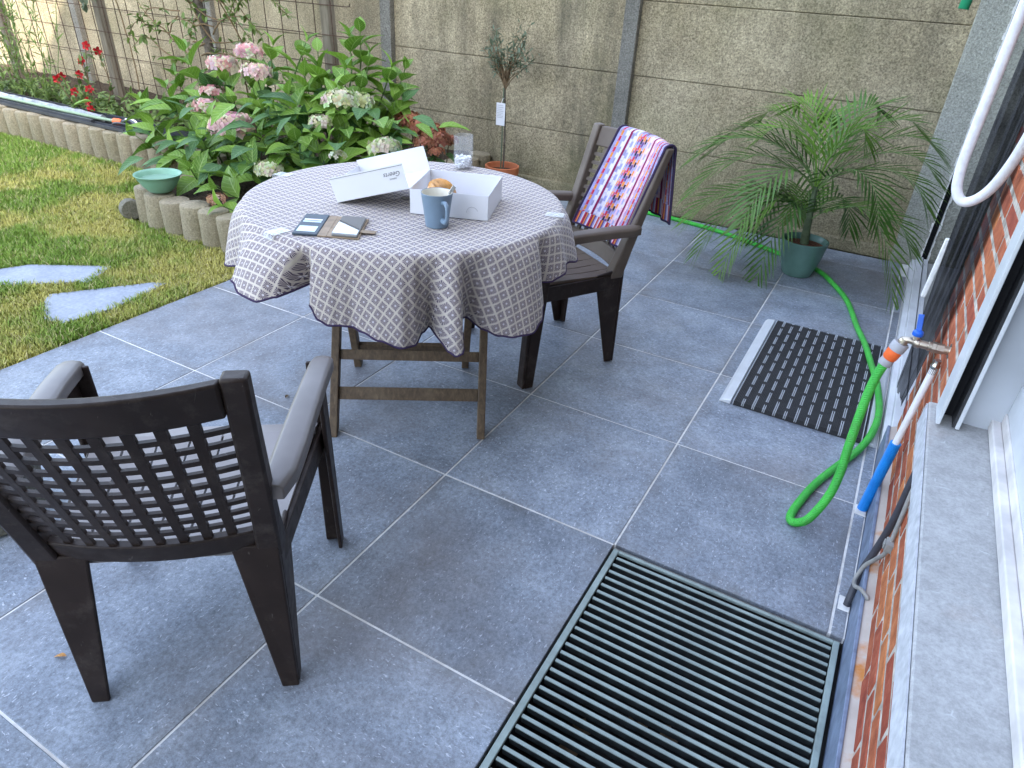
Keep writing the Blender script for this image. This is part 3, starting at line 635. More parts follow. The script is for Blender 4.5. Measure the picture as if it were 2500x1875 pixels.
HL = [leaf_mesh('leaf', M['hyd_leaf'], 1, .60, 7, .16, c) for c in (.08, .2, .34)]; HD = [leaf_mesh('leaf', M['hyd_dark'], 1, .56, 6, .1, c) for c in (.15, .35)]
def rot_about(v, axis, a): return Matrix.Rotation(a, 3, Vector(axis)) @ Vector(v)
def shoot(parent, tip, axis, npair, L, rs, dark=False):
    axis = Vector(axis).normalized(); tip = Vector(tip); side = axis.orthogonal().normalized(); side = rot_about(side, axis, rs.uniform(0, 6.28))
    for k in range(npair):
        t = k/max(1, npair-1); p = tip-axis*(L*1.05*(1-t)); ang = R(82-52*t**1.2); sz = L*(1.0-.5*t**2)*rs.uniform(.85,1.12)
        for sg in (0, math.pi):
            if rs.random() < .07: continue
            d0 = rot_about(side, axis, sg+k*math.pi/2+rs.uniform(-.25,.25)); d = axis*math.cos(ang+rs.uniform(-.12,.12))+d0*math.sin(ang)
            orient(p, d, axis+Vector((0,0,.3)), (sz*rs.uniform(.85,1.1), sz, sz), parent, rs.choice(HD if dark else HL))
COLP = {'pink': [(.62,.36,.36), (.66,.46,.43), (.68,.56,.47), (.60,.60,.38), (.66,.50,.44), (.56,.28,.30)], 'green': [(.52,.58,.30), (.62,.62,.42), (.66,.60,.47), (.45,.52,.24)], 'dry': [(.32,.12,.06), (.44,.2,.12), (.22,.08,.05), (.40,.16,.10)], 'rust': [(.42,.24,.16), (.55,.36,.26), (.32,.16,.1)]}
def flower_head(parent, c, r, kind, rs, n=46, name='flower_head'):
    V = []; F = []; Cc = []; c = Vector(c)
    for k in range(n):
        ph = rs.uniform(0, 6.283); ct = rs.uniform(-.25, 1.0); st_ = math.sqrt(1-ct*ct); nrm = Vector((st_*math.cos(ph), st_*math.sin(ph), ct*.62)).normalized()
        nrm = (nrm+Vector((rs.uniform(-.3,.3), rs.uniform(-.3,.3), rs.uniform(-.2,.4)))).normalized()
        p = c+Vector((st_*math.cos(ph)*r, st_*math.sin(ph)*r, ct*r*.42)); a = nrm.orthogonal().normalized(); a = rot_about(a, nrm, rs.uniform(0, 6)); s = r*rs.uniform(.26,.40)
        base = rs.choice(COLP[kind]); col = tuple(x*rs.uniform(.85,1.12) for x in base)
        for q_ in range(4):
            d = rot_about(a, nrm, q_*math.pi/2); e = nrm.cross(d); b0 = len(V)
            V += [p, p+d*s*.55+e*s*.42+nrm*s*.12, p+d*s*1.05+nrm*s*.04, p+d*s*.55-e*s*.42+nrm*s*.12]; F.append((b0, b0+1, b0+2, b0+3)); Cc += [tuple(x*.8 for x in col), col, tuple(min(1, x*1.08) for x in col), col]
    return fast_mesh(name, np.array([tuple(v) for v in V]), np.array(F), M['petal'], parent, np.array(Cc))
SH = [(-3.52,2.0,.82),(-3.66,1.9,.58),(-3.9,1.85,.47),(-3.6,1.7,.36),(-3.67,1.6,.3),(-3.06,1.45,.34),(-2.85,1.5,.41),(-2.68,1.25,.3),(-2.34,1.15,.27),(-2.24,1.3,.45),(-2.4,1.7,.62),(-2.88,2.2,.9),(-2.58,2.2,.95),(-2.39,2.1,.92),(-2.3,2.3,1.0),(-2.25,2.35,1.03),(-2.09,2.0,.85),(-2.14,2.3,.92),(-1.97,2.3,.85),(-1.9,2.35,.85),(-1.87,2.2,.68),(-1.94,1.55,.53),(-2.04,1.5,.52),(-1.81,2.0,.51),(-2.42,2.0,.78),(-3.04,1.9,.69),(-2.79,1.9,.68),(-2.08,1.9,.76),(-2.06,2.1,.74),(-2.87,1.8,.59),(-2.37,1.8,.7),(-2.38,2.1,.81),(-2.86,1.6,.51),(-1.99,2.0,.58),(-2.45,1.4,.47),(-2.32,1.5,.49),(-1.94,1.8,.59),(-1.89,1.6,.52),(-2.19,1.05,.22),(-3.21,1.7,.45),(-3.6,1.95,.66)]
FLW = [(-3.1,1.95,.79,1),(-2.9,2.0,.88,.9),(-3.06,1.8,.64,.8),(-3.07,1.75,.56,.9),(-2.74,1.9,.78,1),(-2.62,1.55,.52,1.35),(-2.04,1.7,.6,.7),(-2.0,1.85,.71,1.1),(-1.95,1.95,.7,.9),(-1.61,1.75,.51,1),(-2.13,1.35,.38,.85),(-1.74,1.5,.49,.5),(-2.32,1.12,.22,.6),(-3.17,1.75,.53,.7)]
DRY = [(-1.85,2.3,.56,1),(-1.76,2.3,.53,1),(-1.7,2.35,.5,1),(-1.61,2.3,.47,.9),(-1.66,2.2,.46,.8),(-1.6,2.4,.45,.7),(-1.56,2.2,.42,.6)]
h1 = thing('hydrangea_bush', (-3.0, 1.85, .15), 'leafy hydrangea bush with pink flower heads behind the mint green bowl', 'shrub')
h2 = thing('hydrangea_bush', (-2.15, 1.95, .15), 'taller leafy hydrangea bush behind the table with pale greenish flower heads', 'shrub')
h3 = thing('hydrangea_bush', (-1.72, 2.25, .15), 'low hydrangea with withered reddish brown flower heads near the olive pot', 'shrub')
rs = random.Random(11); stems = {0: MB(), 1: MB(), 2: MB()}
for k, (x, y, z) in enumerate(SH):
    par, bi, cx, cy = (h1, 0, -3.0, 1.85) if x < -2.52 else (h2, 1, -2.15, 1.9)
    ax = Vector(((x-cx)*.7+rs.uniform(-.15,.15), (y-cy)*.6-.12+rs.uniform(-.15,.15), .75)); base = Vector((cx+(x-cx)*.35, cy+(y-cy)*.35, .14))
    low = z < .4; ax.z = .35 if low else .8
    shoot(par, (x, y, z), ax, 4 if not low else 3, rs.uniform(.21,.27), rs); axn = ax.normalized(); tip = Vector((x, y, z))
    stems[bi].tube(catmull([base, (base+tip)/2-axn*.06+Vector((0,0,.06)), tip-axn*.2, tip], 5), [.006]*8+[.005]*5+[.003]*3, 6)
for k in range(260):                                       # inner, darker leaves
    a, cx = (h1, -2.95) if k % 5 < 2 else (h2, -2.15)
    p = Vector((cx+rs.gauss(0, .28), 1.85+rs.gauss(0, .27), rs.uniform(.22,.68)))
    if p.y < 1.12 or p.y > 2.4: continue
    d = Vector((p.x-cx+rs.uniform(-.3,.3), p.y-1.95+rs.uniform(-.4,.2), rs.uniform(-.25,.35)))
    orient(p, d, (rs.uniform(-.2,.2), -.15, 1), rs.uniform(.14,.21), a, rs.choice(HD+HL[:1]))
for x, y, z, s in FLW:
    par, bi = (h1, 0) if x < -2.52 else (h2, 1)
    kind = 'pink' if x < -2.5 else 'green'
    if s == .6: kind = 'rust'
    flower_head(par, (x, y, z), .092*s, kind, rs, int(58*s)+12); stems[bi].tube(catmull([((x-2.6)*.5+.0, (y+1.9)/2, .15), (x-.02, y+.05, z-.2), (x, y, z-.02)], 5), .004, 5)
for x, y, z, s in DRY: flower_head(h3, (x, y, z), .085*s, 'dry', rs, 70, 'withered_flower_head'); stems[2].tube(catmull([(-1.72,2.28,.14), (x*.6-1.72*.4, y+.02, z-.2), (x, y, z-.02)], 5), .004, 5)
for k in range(26):
    p = Vector((-1.74+rs.gauss(0,.12), 2.2+rs.gauss(0,.1), rs.uniform(.2,.44))); orient(p, (rs.uniform(-.6,1), rs.uniform(-1,.2), rs.uniform(-.2,.4)), (0,-.1,1), rs.uniform(.09,.14), h3, rs.choice(HD))
stems[0].build('stems', M['stem'], h1, smooth=60); stems[1].build('stems', M['stem'], h2, smooth=60); stems[2].build('stems', M['brown_stem'], h3, smooth=60)

def sprig_cloud(parent, stems_pts, mat, leafL, per, rs, spread=.5, name='foliage', wid=.3, start=.2):
    V = []; F = []
    for path in stems_pts:
        for k in range(per):
            t = rs.uniform(start, 1); q_ = t*(len(path)-1); i = min(int(q_), len(path)-2); p = Vector(path[i]).lerp(Vector(path[i+1]), q_-i); ax = (Vector(path[i+1])-Vector(path[i])).normalized()
            d = (ax*rs.uniform(.1,.8)+Vector((rs.gauss(0,1), rs.gauss(0,1), rs.gauss(0,.7)))*spread).normalized(); L = leafL*rs.uniform(.6,1.25)
            s = d.cross(Vector((rs.uniform(-.4,.4), rs.uniform(-.4,.4), 1))); s = s.normalized() if s.length > 1e-4 else Vector((1,0,0)); n_ = s.cross(d)
            b0 = len(V); V += [p, p+d*L*.3+s*L*wid*.5+n_*L*.03, p+d*L*.68+s*L*wid*.38-n_*L*.02, p+d*L-n_*L*.12, p+d*L*.68-s*L*wid*.38-n_*L*.02, p+d*L*.3-s*L*wid*.5+n_*L*.03]
            F += [(b0, b0+1, b0+2), (b0, b0+2, b0+3), (b0, b0+3, b0+4), (b0, b0+4, b0+5)]
    return fast_mesh(name, np.array([tuple(v) for v in V]), np.array(F), mat, parent)
def wander(p, d, n, step, rs, wob=.35, grav=0):
    p = Vector(p); d = Vector(d).normalized(); out = [p.copy()]
    for _ in range(n): d = (d+Vector((rs.gauss(0,wob), rs.gauss(0,wob), rs.gauss(0,wob)-grav))*.5).normalized(); p = p+d*step; out.append(p.copy())
    return out
# climbing shrub on the trellis: thick twisted trunk and sparse leaves
rs = random.Random(31)
cl = thing('climbing_shrub', (-3.68, 2.36, .15), 'old climbing shrub with a thick dark trunk on the wire trellis', 'shrub')
b = MB(); trunk = catmull([(-3.62,2.36,.1),(-3.68,2.35,.5),(-3.73,2.37,.9),(-3.78,2.35,1.3),(-3.9,2.36,1.8)], 6); b.tube(trunk, [.04-.0006*i for i in range(len(trunk))], 10); b.build('trunk', M['bark'], cl, smooth=60)
b = MB(); paths = []
for k in range(34):
    s0 = Vector(trunk[rs.randrange(8, len(trunk))]); pth = wander(s0+Vector((rs.uniform(-.3,.3), -.02, rs.uniform(-.1,.3))), (rs.uniform(-1,1), -.05, rs.uniform(-.25,.5)), 9, .085, rs, .4, .04)
    for q_ in pth: q_.y = max(2.32, min(2.43, q_.y))
    paths.append(pth); b.tube(pth, [.006-.0005*i for i in range(len(pth))], 5)
b.build('branches', M['brown_stem'], cl, smooth=60); sprig_cloud(cl, paths, M['weed_leaf'], .06, 24, rs, .7, wid=.45)
# grey-green climber high on the left part of the trellis and a bright one above the hydrangea
for (x0, z0, lab, mt, nst, L, wd_) in ((-4.75, 1.25, 'grey-green climber hanging over the trellis beside the left post', 'olive_leaf', 14, .055, .6), (-3.25, 1.30, 'bright green fine-leaved creeper hanging at the top of the trellis above the hydrangea', 'weed_leaf', 20, .05, .35)):
    t_ = thing('creeper', (x0, 2.4, .3), lab, 'creeper'); b = MB(); paths = []
    for k in range(nst):
        pth = wander((x0+rs.uniform(-.22,.22), 2.38, z0+rs.uniform(-.05,.25)), (rs.uniform(-.7,.7), -.15, rs.uniform(-.7,.2)), 6, .05, rs, .5, .1); paths.append(pth); b.tube(pth, .0022, 5)
    b.tube(wander((x0,2.42,.15),(0.02,0,1),14,.085,rs,.12), .005, 5); b.build('stems', M['brown_stem'], t_, smooth=60); sprig_cloud(t_, paths, M[mt], L*1.15, 40, rs, .7, wid=wd_, start=0)
# wispy tall weeds at the left end of the bed
for k, (x0, lab) in enumerate(((-6.25, 'wispy yellow-green weed growing through the left end of the trellis'), (-5.75, 'leafy yellow-green weed between the trellis end and the red flowers'))):
    t_ = thing('tall_weed', (x0, 2.25, .15), lab, 'weed'); b = MB(); paths = []
    for j in range(11):
        pth = wander((x0+rs.uniform(-.2,.2), 2.2+rs.uniform(-.15,.15), .14), (rs.uniform(-.3,.3), rs.uniform(-.15,.05), 1), 11, .09, rs, .18); paths.append(pth); b.tube(pth, .003, 5)
    b.build('stems', M['stem'], t_, smooth=60); sprig_cloud(t_, paths, M['weed_leaf'], .075, 26, rs, .6, wid=.2, start=.05)
gc = thing('ground_cover', (-5, 2.25, .15), 'low green leafy ground cover along the foot of the trellis', 'ground cover', kind='stuff')
paths = [wander((rs.uniform(-6.7,-3.1), rs.uniform(2.08,2.6), .13), (rs.uniform(-.6,.6), rs.uniform(-.5,.3), 1), 4, .05, rs, .4) for _ in range(240)]
sprig_cloud(gc, paths, M['small_leaf'], .075, 9, rs, .7, wid=.35, start=.1)['kind'] = 'stuff'
# red-flowered plant
rf = thing('red_flowering_plant', (-4.95, 2.1, .15), 'plant with deep red trumpet flowers in front of the left trellis post', 'plant')
RF = [(-4.83,2.2,.69),(-4.81,2.1,.74),(-4.92,2.1,.62),(-4.99,2.1,.51),(-5.32,2.1,.44),(-5.24,2.1,.47),(-5.04,2.05,.38),(-4.82,2.05,.43),(-4.81,2.0,.34),(-4.79,2.0,.28)]
b = MB(); paths = []
for x, y, z in RF: pth = catmull([(-4.92+rs.uniform(-.05,.05),2.12,.13), (x*.6-4.95*.4+rs.uniform(-.08,.08), y+.02, z*.6), (x, y, z)], 6); paths.append(pth); b.tube(pth, .0035, 5)
b.build('stems', M['brown_stem'], rf, smooth=60); sprig_cloud(rf, paths, M['small_leaf'], .06, 20, rs, .7, wid=.45)
for x, y, z in RF:
    c0 = Vector((x, y, z)); V = []; F = []; nrm = Vector((rs.uniform(.1,.6), rs.uniform(-1,-.3), rs.uniform(-.1,.5))).normalized(); a = nrm.orthogonal().normalized()
    for q_ in range(5):
        d = rot_about(a, nrm, q_*1.2566+rs.uniform(-.1,.1)); e = nrm.cross(d); s = .034; b0 = len(V)
        V += [c0-nrm*.03, c0+d*s*.5+e*s*.4, c0+d*s*1.05+e*s*.22-nrm*s*.15, c0+d*s*1.0-e*s*.28-nrm*s*.3, c0+d*s*.5-e*s*.4]; F.append((b0, b0+1, b0+2)); F.append((b0, b0+2, b0+3)); F.append((b0, b0+3, b0+4))
    fast_mesh('flower', np.array([tuple(v) for v in V]), np.array(F), M['red_petal'], rf)
# olive tree in terracotta pot
pt_ = thing('terracotta_pot', (-1.53, 3.0, 0), 'round terracotta pot at the foot of the concrete wall', 'plant pot')
b = MB(); b.lathe([(.0,.0),(.075,.0),(.105,.13),(.107,.135),(.122,.136),(.126,.19),(.118,.194),(.113,.19),(.104,.14),(.0,.14)], 30, (-1.53,3.0,0), None, False, False); b.build('body', M['terracotta'], pt_, smooth=40)
b = MB(); b.lathe([(.0,.012),(.05,.006),(.104,0)], 24, (-1.53,3.0,.152), None, False, False); b.build('potting_soil', M['soil'], pt_, smooth=180)
ol = thing('olive_tree', (-1.53, 3.0, .15), 'slender potted olive standard with a small crown against the concrete wall', 'tree')
b = MB(); b.tube(catmull([(-1.52,3.0,.15),(-1.52,3.0,.4),(-1.53,2.99,.74)], 8), [.0065]*10+[.006]*7, 8); b.build('trunk', M['bark'], ol, smooth=60)
b = MB(); b.tube([(-1.535,2.99,.14),(-1.535,2.985,.72)], .005, 7); b.build('support_cane', M['olive_leaf'], ol, smooth=60)
b = MB(); paths = []
for k in range(34):
    a = rs.uniform(0, 6.28); pth = wander((-1.53,2.99,.70+rs.uniform(0,.08)), (math.cos(a)*.40, math.sin(a)*.36, 1), 9, rs.uniform(.024,.045), rs, .30); paths.append(pth); b.tube(pth, [.0045-.0004*i for i in range(len(pth))], 5)
b.build('branches', M['brown_stem'], ol, smooth=60); sprig_cloud(ol, paths, M['olive_leaf'], .046, 13, rs, .75, wid=.28, start=.40, name='crown')
tg = thing('plant_label', (-1.535, 2.965, .55), 'white plastic plant label hanging on the olive trunk', 'label')
b = MB(); b.hexa([(-1.575,2.962,.475),(-1.505,2.962,.475),(-1.505,2.964,.475),(-1.575,2.964,.475),(-1.572,2.957,.625),(-1.502,2.957,.625),(-1.502,2.959,.625),(-1.572,2.959,.625)]); b.build('card', M['card'], tg)
b = MB()
for z in (.61, .597, .584, .572, .56, .55, .54, .53): b.box(-1.567+.004*rs.random(), -1.512-.02*rs.random(), 2.9545+(.625-z)*.033, 2.9555+(.625-z)*.033, z-.0022, z)
b.build('small_print', M['grey_pl'], tg); b = MB(); b.tube([(-1.537,2.962,.622),(-1.533,2.975,.65),(-1.53,2.99,.655)], .0015, 5); b.build('tie', M['white_pipe'], tg)
# palm
pp = thing('glazed_pot', (.665, 2.65, 0), 'dark green glazed pot holding the palm on the patio', 'plant pot')
b = MB(); b.lathe([(.0,.0),(.078,.0),(.084,.006),(.098,.05),(.112,.11),(.122,.17),(.128,.196),(.129,.204),(.122,.206),(.116,.2),(.11,.168),(.0,.16)], 40, (.665,2.65,0), None, False, False); b.build('body', M['pot'], pp, smooth=50)
b = MB(); b.lathe([(.0,.01),(.06,.006),(.111,0)], 24, (.665,2.65,.172), None, False, False); b.build('bark_mulch', M['bark_mulch'], pp, smooth=180)
pl = thing('palm', (.655, 2.65, .18), 'potted feather palm with arching dark green fronds beside the house', 'palm')
b = MB(); b.tube(catmull([(.665,2.65,.17),(.655,2.65,.28),(.648,2.65,.4),(.642,2.65,.5)], 5), [.024]*4+[.021]*4+[.018]*4+[.014]*4, 12); b.build('trunk', M['palm_trunk'], pl, smooth=60)
PT = [(0.0,2.45,.58),(.03,2.4,.4),(.05,2.35,.27),(.14,2.35,.10),(.3,2.3,.03),(.50,2.33,.05),(.02,2.7,.57),(.06,2.8,.64),(.23,2.85,.77),(.3,2.6,.71),(.42,2.8,.87),(.59,2.9,.82),(.83,2.85,.89),(.82,2.6,.78),(1.05,2.75,.83),(1.17,2.7,.74),(1.19,2.6,.64),(1.19,2.5,.52),(1.19,2.5,.3),(1.18,2.4,.06),(1.0,2.35,.45),(.34,2.95,.05),(.37,2.2,.36),(.33,2.52,.16),(.55,2.95,.24),(.86,2.9,.24)]
rs = random.Random(77)
for k, tp in enumerate(PT):
    tip = Vector(tp); c0 = Vector((.645,2.65,.46+.05*rs.random() if tp[2] > .3 else .30)); hz = Vector((tip.x-c0.x, tip.y-c0.y, 0)); Lh = hz.length
    top = c0+hz*.5+Vector((0,0, max(tip.z-c0.z, 0)*.62+.10+.10*Lh)); young = k in (9, 10, 13)
    rib = catmull([c0, c0+hz*.16+Vector((0,0,(top.z-c0.z)*.55)), top, c0+hz*.82+Vector((0,0,(top.z+tip.z)/2-c0.z+.04)), tip], 7)
    b = MB(); n_ = len(rib); b.tube(rib, [.0038-.0028*i/(n_-1) for i in range(n_)], 5); b.cm = 1
    S_ = 21
    for j in range(4, S_+1):
        t = j/S_; qf = t*(n_-1)*.985; i = min(int(qf), n_-2); p = rib[i].lerp(rib[i+1], qf-i); ax = (rib[i+1]-rib[i]).normalized(); sd_ = ax.cross(Vector((0,0,1))); sd_ = sd_.normalized() if sd_.length > .05 else Vector((1,0,0)); upv = sd_.cross(ax)
        for sg in (-1, 1):
            L = .25*(math.sin(math.pi*(.2+.68*t))**.6)*rs.uniform(.9,1.08); d = (ax*(.62+.55*t)+sd_*sg*(1.0-.35*t)+upv*rs.uniform(.02,.16)).normalized()
            q1 = p+d*L*.5+Vector((0,0,-.004)); q2 = p+d*L+Vector((0,0,-L*rs.uniform(.06,.2))); wv_ = (d.cross(upv)).normalized()*.0068+upv*.0015*sg
            b.add([p-wv_*.4, p+wv_*.4, q1+wv_, q2, q1-wv_], [(0,1,2,4), (4,2,3)])
    b.build('frond', [M['palm_rib'], M['palm_young' if young else 'palm_leaf']], pl)
b = MB(); b.cm = 0
for k in range(5):                                         # upright spear leaves
    a = k*1.3; b.tube(catmull([(.643,2.65,.46), (.643+.03*math.cos(a), 2.65+.03*math.sin(a), .6), (.643+.1*math.cos(a), 2.65+.08*math.sin(a), .74)], 5), [.004]*4+[.003]*4+[.002]*3, 5)
b.build('spear', M['palm_young'], pl, smooth=60)

# ------------------------------------------------------------------ table
TC = Vector((-.41, .37, 0)); TR = .525; TZ = .750
tb = thing('garden_table', (TC.x, TC.y, 0), 'round wooden folding table with crossed legs under the patterned cloth', 'table')
b = MB(); b.lathe([(.0,.722),(TR-.012,.722),(TR-.002,.73),(TR-.002,.742),(TR-.008,.7485),(.0,.7485)], 48, (TC.x,TC.y,0), None, False, False); b.build('table_top', M['wood'], tb, smooth=40)
A1, A2 = Vector((-.455,-.025,0)), Vector((-.018,.25,0)); B1, B2 = Vector((-.755,.372,0)), Vector((-.285,.675,0)); up1 = Vector((-.215,.36,.722)); up2 = Vector((.215,-.30,.722))
ax_ = (A2-A1).normalized()
for p0, u in ((A1, up1), (A2, up1), (B1+ax_*.06, up2), (B2-ax_*.06, up2)):
    t = MB(); sx = ax_*.014; fw = Vector((-ax_.y, ax_.x, 0))*.026
    t.hexa([p0-sx-fw, p0+sx-fw, p0+sx+fw, p0-sx+fw]+[p0+u+q_ for q_ in (-sx-fw, sx-fw, sx+fw, -sx+fw)]); t.build('leg', M['wood'], tb, bevel=.003)
for t0, hh in ((.172, .045), (.335, .036)):
    p = A1+up1*t0+ax_*.0142; q_ = A2+up1*t0-ax_*.0142; t = MB(); t.bar(p, q_, .018, hh, up1); t.build('stretcher', M['wood'], tb, bevel=.002)
p = B1+ax_*.075+up2*.16; q_ = B2-ax_*.075+up2*.16; t = MB(); t.bar(p, q_, .018, .04, up2); t.build('stretcher', M['wood'], tb, bevel=.002)
# tablecloth
HEM = [(-180,.19,.03),(-165,.22,.075),(-150,.19,.02),(-135,.2,.07),(-122,.17,.02),(-112,.15,.06),(-103,.125,.115),(-97,.135,.135),(-91,.135,.14),(-87.5,.125,.105),(-85.5,.125,-.04),(-83.5,.13,-.02),(-81,.16,.05),(-78,.188,.062),(-75,.2,.062),(-72,.201,.05),(-69,.206,.04),(-66,.214,.048),(-61,.23,.062),(-55,.247,.074),(-51.8,.253,.05),(-48.6,.246,-.02),(-45.8,.245,-.055),(-43.9,.252,.02),(-42.6,.264,.075),(-41,.270,.10),(-39.2,.264,.098),(-37.4,.245,.04),(-35,.231,-.05),(-31.9,.231,-.06),(-28.8,.249,.008),(-25.8,.26,.045),(-21.5,.266,.068),(-15.6,.267,.08),(-11,.246,.07),(-7.8,.213,.05),(-4,.166,-.03),(1.3,.164,.028),(6,.15,.05),(12,.14,.035),(25,.17,.06),(40,.18,.02),(55,.2,.07),(70,.19,.02),(85,.2,.065),(100,.19,.02),(115,.2,.07),(130,.19,.02),(150,.2,.06),(165,.19,.02),(180,.19,.03)]
ha, hl, hf = (np.array(a) for a in zip(*HEM))
def smooth_interp(x):
    i = np.clip(np.searchsorted(ha, x)-1, 0, len(ha)-2); t = (x-ha[i])/(ha[i+1]-ha[i]); t = t*t*(3-2*t)
    return hl[i]*(1-t)+hl[i+1]*t, hf[i]*(1-t)+hf[i+1]*t
NT_ = 540; cz = TZ+.004; P = []; UV = []; hemp = []; rot8 = R(-8); SS = [0,.04,.1,.18,.28,.38,.48,.58,.68,.78,.88,.95,1.0]; TOPR = [.02,.12,.22,.32,.40,.46,.495,.512]
cl_ = thing('tablecloth', (TC.x, TC.y, TZ), 'grey and purple woven patterned cloth draped over the round garden table', 'tablecloth')
for i in range(NT_):
    a = -180+360*i/NT_; L, fl_ = smooth_interp(a); th = R(a); ca, sa = math.cos(th), math.sin(th); ringp = []
    for r0 in TOPR:
        rp = .0016*mnoise.noise(Vector((r0*ca*7, r0*sa*7, .3))); ringp.append((r0, cz+rp, r0))
    arc = TOPR[-1]; pr0 = (TOPR[-1], cz)
    for rr0, zz in ((.522, cz-.0012), (.529, cz-.005), (.5325, cz-.011)): arc += math.hypot(rr0-pr0[0], zz-pr0[1]); pr0 = (rr0, zz); ringp.append((rr0, zz, arc))
    for s in SS[1:]:
        g_ = s**.55 if fl_ > 0 else max(0, (s-.12)/.88)**.8; wr_ = .004*mnoise.noise(Vector((a*.09, s*3, 7)))*s
        r1 = .5325+fl_*g_+wr_; z1 = cz-.011-(L-.011)*s; arc += math.hypot(r1-pr0[0], z1-pr0[1]); pr0 = (r1, z1); ringp.append((r1, z1, arc))
    for r1, z1, ar in ringp:
        P.append((TC.x+r1*ca, TC.y+r1*sa, z1)); UV.append((ar*math.cos(th-rot8)+.0001, ar*math.sin(th-rot8)))
    hemp.append(P[-1])
b = MB(); nv = len(ringp); b.grid(P, NT_, nv, UV, True); k0 = len(b.v); b.f.append(tuple(i*nv for i in range(NT_))); b.mi.append(0)
b.build('fabric', M['cloth'], cl_, smooth=180)
b = MB(); b.tube(hemp+[hemp[0]], .0032, 6, False); b.build('hem', M['hem'], cl_, smooth=180)
for a, lab in ((-99, 'clear clip on the tablecloth edge beside the open phone wallet'), (-174, 'clear clip on the far left edge of the tablecloth by the hydrangea'), (17, 'clear clip on the tablecloth edge beside the chair with the towel')):
    th = R(a); d = Vector((math.cos(th), math.sin(th), 0)); t_ = Vector((-d.y, d.x, 0)); e = TC+d*.537; b = MB()
    b.obox(TC+d*.508+Vector((0,0,cz+.0035)), d*.03, t_*.022, (0,0,.0012)); b.obox(e+d*.0045+Vector((0,0,cz-.02)), d*.0012, t_*.022, (0,0,.022)); b.obox(TC+d*.507+Vector((0,0,cz-.036)), d*.03, t_*.02, (0,0,.0012))
    tag(b.build('tablecloth_clip', M['clip'], bevel=.001), lab, 'clip', 'clips on the tablecloth')

# ------------------------------------------------------------------ things on the table
Z0 = cz+.0012
bx_ = thing('pastry_box', (-.24, .4, Z0), 'open white cardboard pastry box with its lid folded back on the table', 'box')
FLc = Vector((-.299,.241,Z0+.0005)); fx = Vector((.235,.087,0)).normalized()*.25; sy_ = Vector((-fx.y, fx.x, 0)); H_ = Vector((0,0,.078)); thk = .0012
def panel(mb, o, u, v, n=None):
    n = (Vector(u).cross(Vector(v))).normalized()*thk; mb.hexa([o, o+u, o+u+v, o+v, o+n, o+u+n, o+u+v+n, o+v+n])
b = MB(); panel(b, FLc, fx, sy_); panel(b, FLc, H_, fx); panel(b, FLc+sy_, fx, H_); panel(b, FLc+fx, H_, sy_); panel(b, FLc, sy_, H_); tray = b.build('tray', M['card'], bx_)
b = MB(); fn = -sy_.normalized(); cc_ = FLc+fx*.80+Vector((0,0,.022))+fn*.0022
b.tube([cc_+fx.normalized()*math.cos(R(a))*.018+Vector((0,0,1))*math.sin(R(a))*.018 for a in range(20, 200, 15)], .0006, 4); b.build('tab_cut', M['grey_pl'], tray)
hg = FLc+H_; dn = Vector((-.246,-.06,-.077)); dn = dn.normalized()*.262; nl = dn.cross(sy_).normalized()
if nl.z < 0: nl = -nl
b = MB(); hg2 = hg+dn.normalized()*.001+Vector((0,0,.001)); panel(b, hg2, dn, sy_); panel(b, hg2, nl*.078, dn); panel(b, hg2+sy_, dn, nl*.078); panel(b, hg2+dn, sy_, nl*.06)
lid = b.build('lid', M['card'], bx_)
def lettering(name, txt, size, o, u, v, n, mat, parent, shear=.35):
    cu = bpy.data.curves.new(name, 'FONT'); cu.body = txt; cu.size = size; cu.shear = shear; cu.extrude = .00015
    ob = bpy.data.objects.new(name+'_tmp', cu); COL.objects.link(ob); dg = bpy.context.evaluated_depsgraph_get(); me = bpy.data.meshes.new_from_object(ob.evaluated_get(dg)); bpy.data.objects.remove(ob)
    u, v, n = Vector(u).normalized(), Vector(v).normalized(), Vector(n).normalized(); O = org(parent)
    for vt in me.vertices: q_ = Vector(o)+u*vt.co.x+v*vt.co.y+n*(vt.co.z+.0006); vt.co = q_-O
    me.materials.clear(); me.materials.append(mat); return link(name, me, parent)
fo = hg2+nl*.078; dN = dn.normalized(); outn = -sy_.normalized()
b = MB(); b.obox(hg2+dn*.5+nl*.0735+outn*.0016, dn*.5, nl*.0006, outn*.0004); b.build('printed_line', M['print'], lid)
lettering('lettering', 'Geerts', .021, hg2+dN*.012+nl*.058+outn*.0012, dN, -nl, outn, M['print'], lid)
lettering('lettering', 'bakkerij', .0075, hg2+dN*.030+nl*.040+outn*.0012, dN, -nl, outn, M['print'], lid)
# pastry
cr = thing('croissant', (-.30, .34, Z0), 'golden baked croissant in the corner of the white pastry box', 'pastry'); b = MB(); pc = FLc+fx*.28+sy_*.26+Vector((0,0,.040))
path = [pc+Vector((.075*math.cos(a)-.06, .062*math.sin(a), .004*math.sin(3*a)+.012)) for a in [R(x) for x in range(-62, 63, 5)]]; n_ = len(path)
b.tube(path, [(.012+.034*math.sin(math.pi*i/(n_-1))**.8)*(1+.16*math.sin(i*2.1)) for i in range(n_)], 16, True, False, .85); b.build('body', M['pastry'], cr, smooth=60)
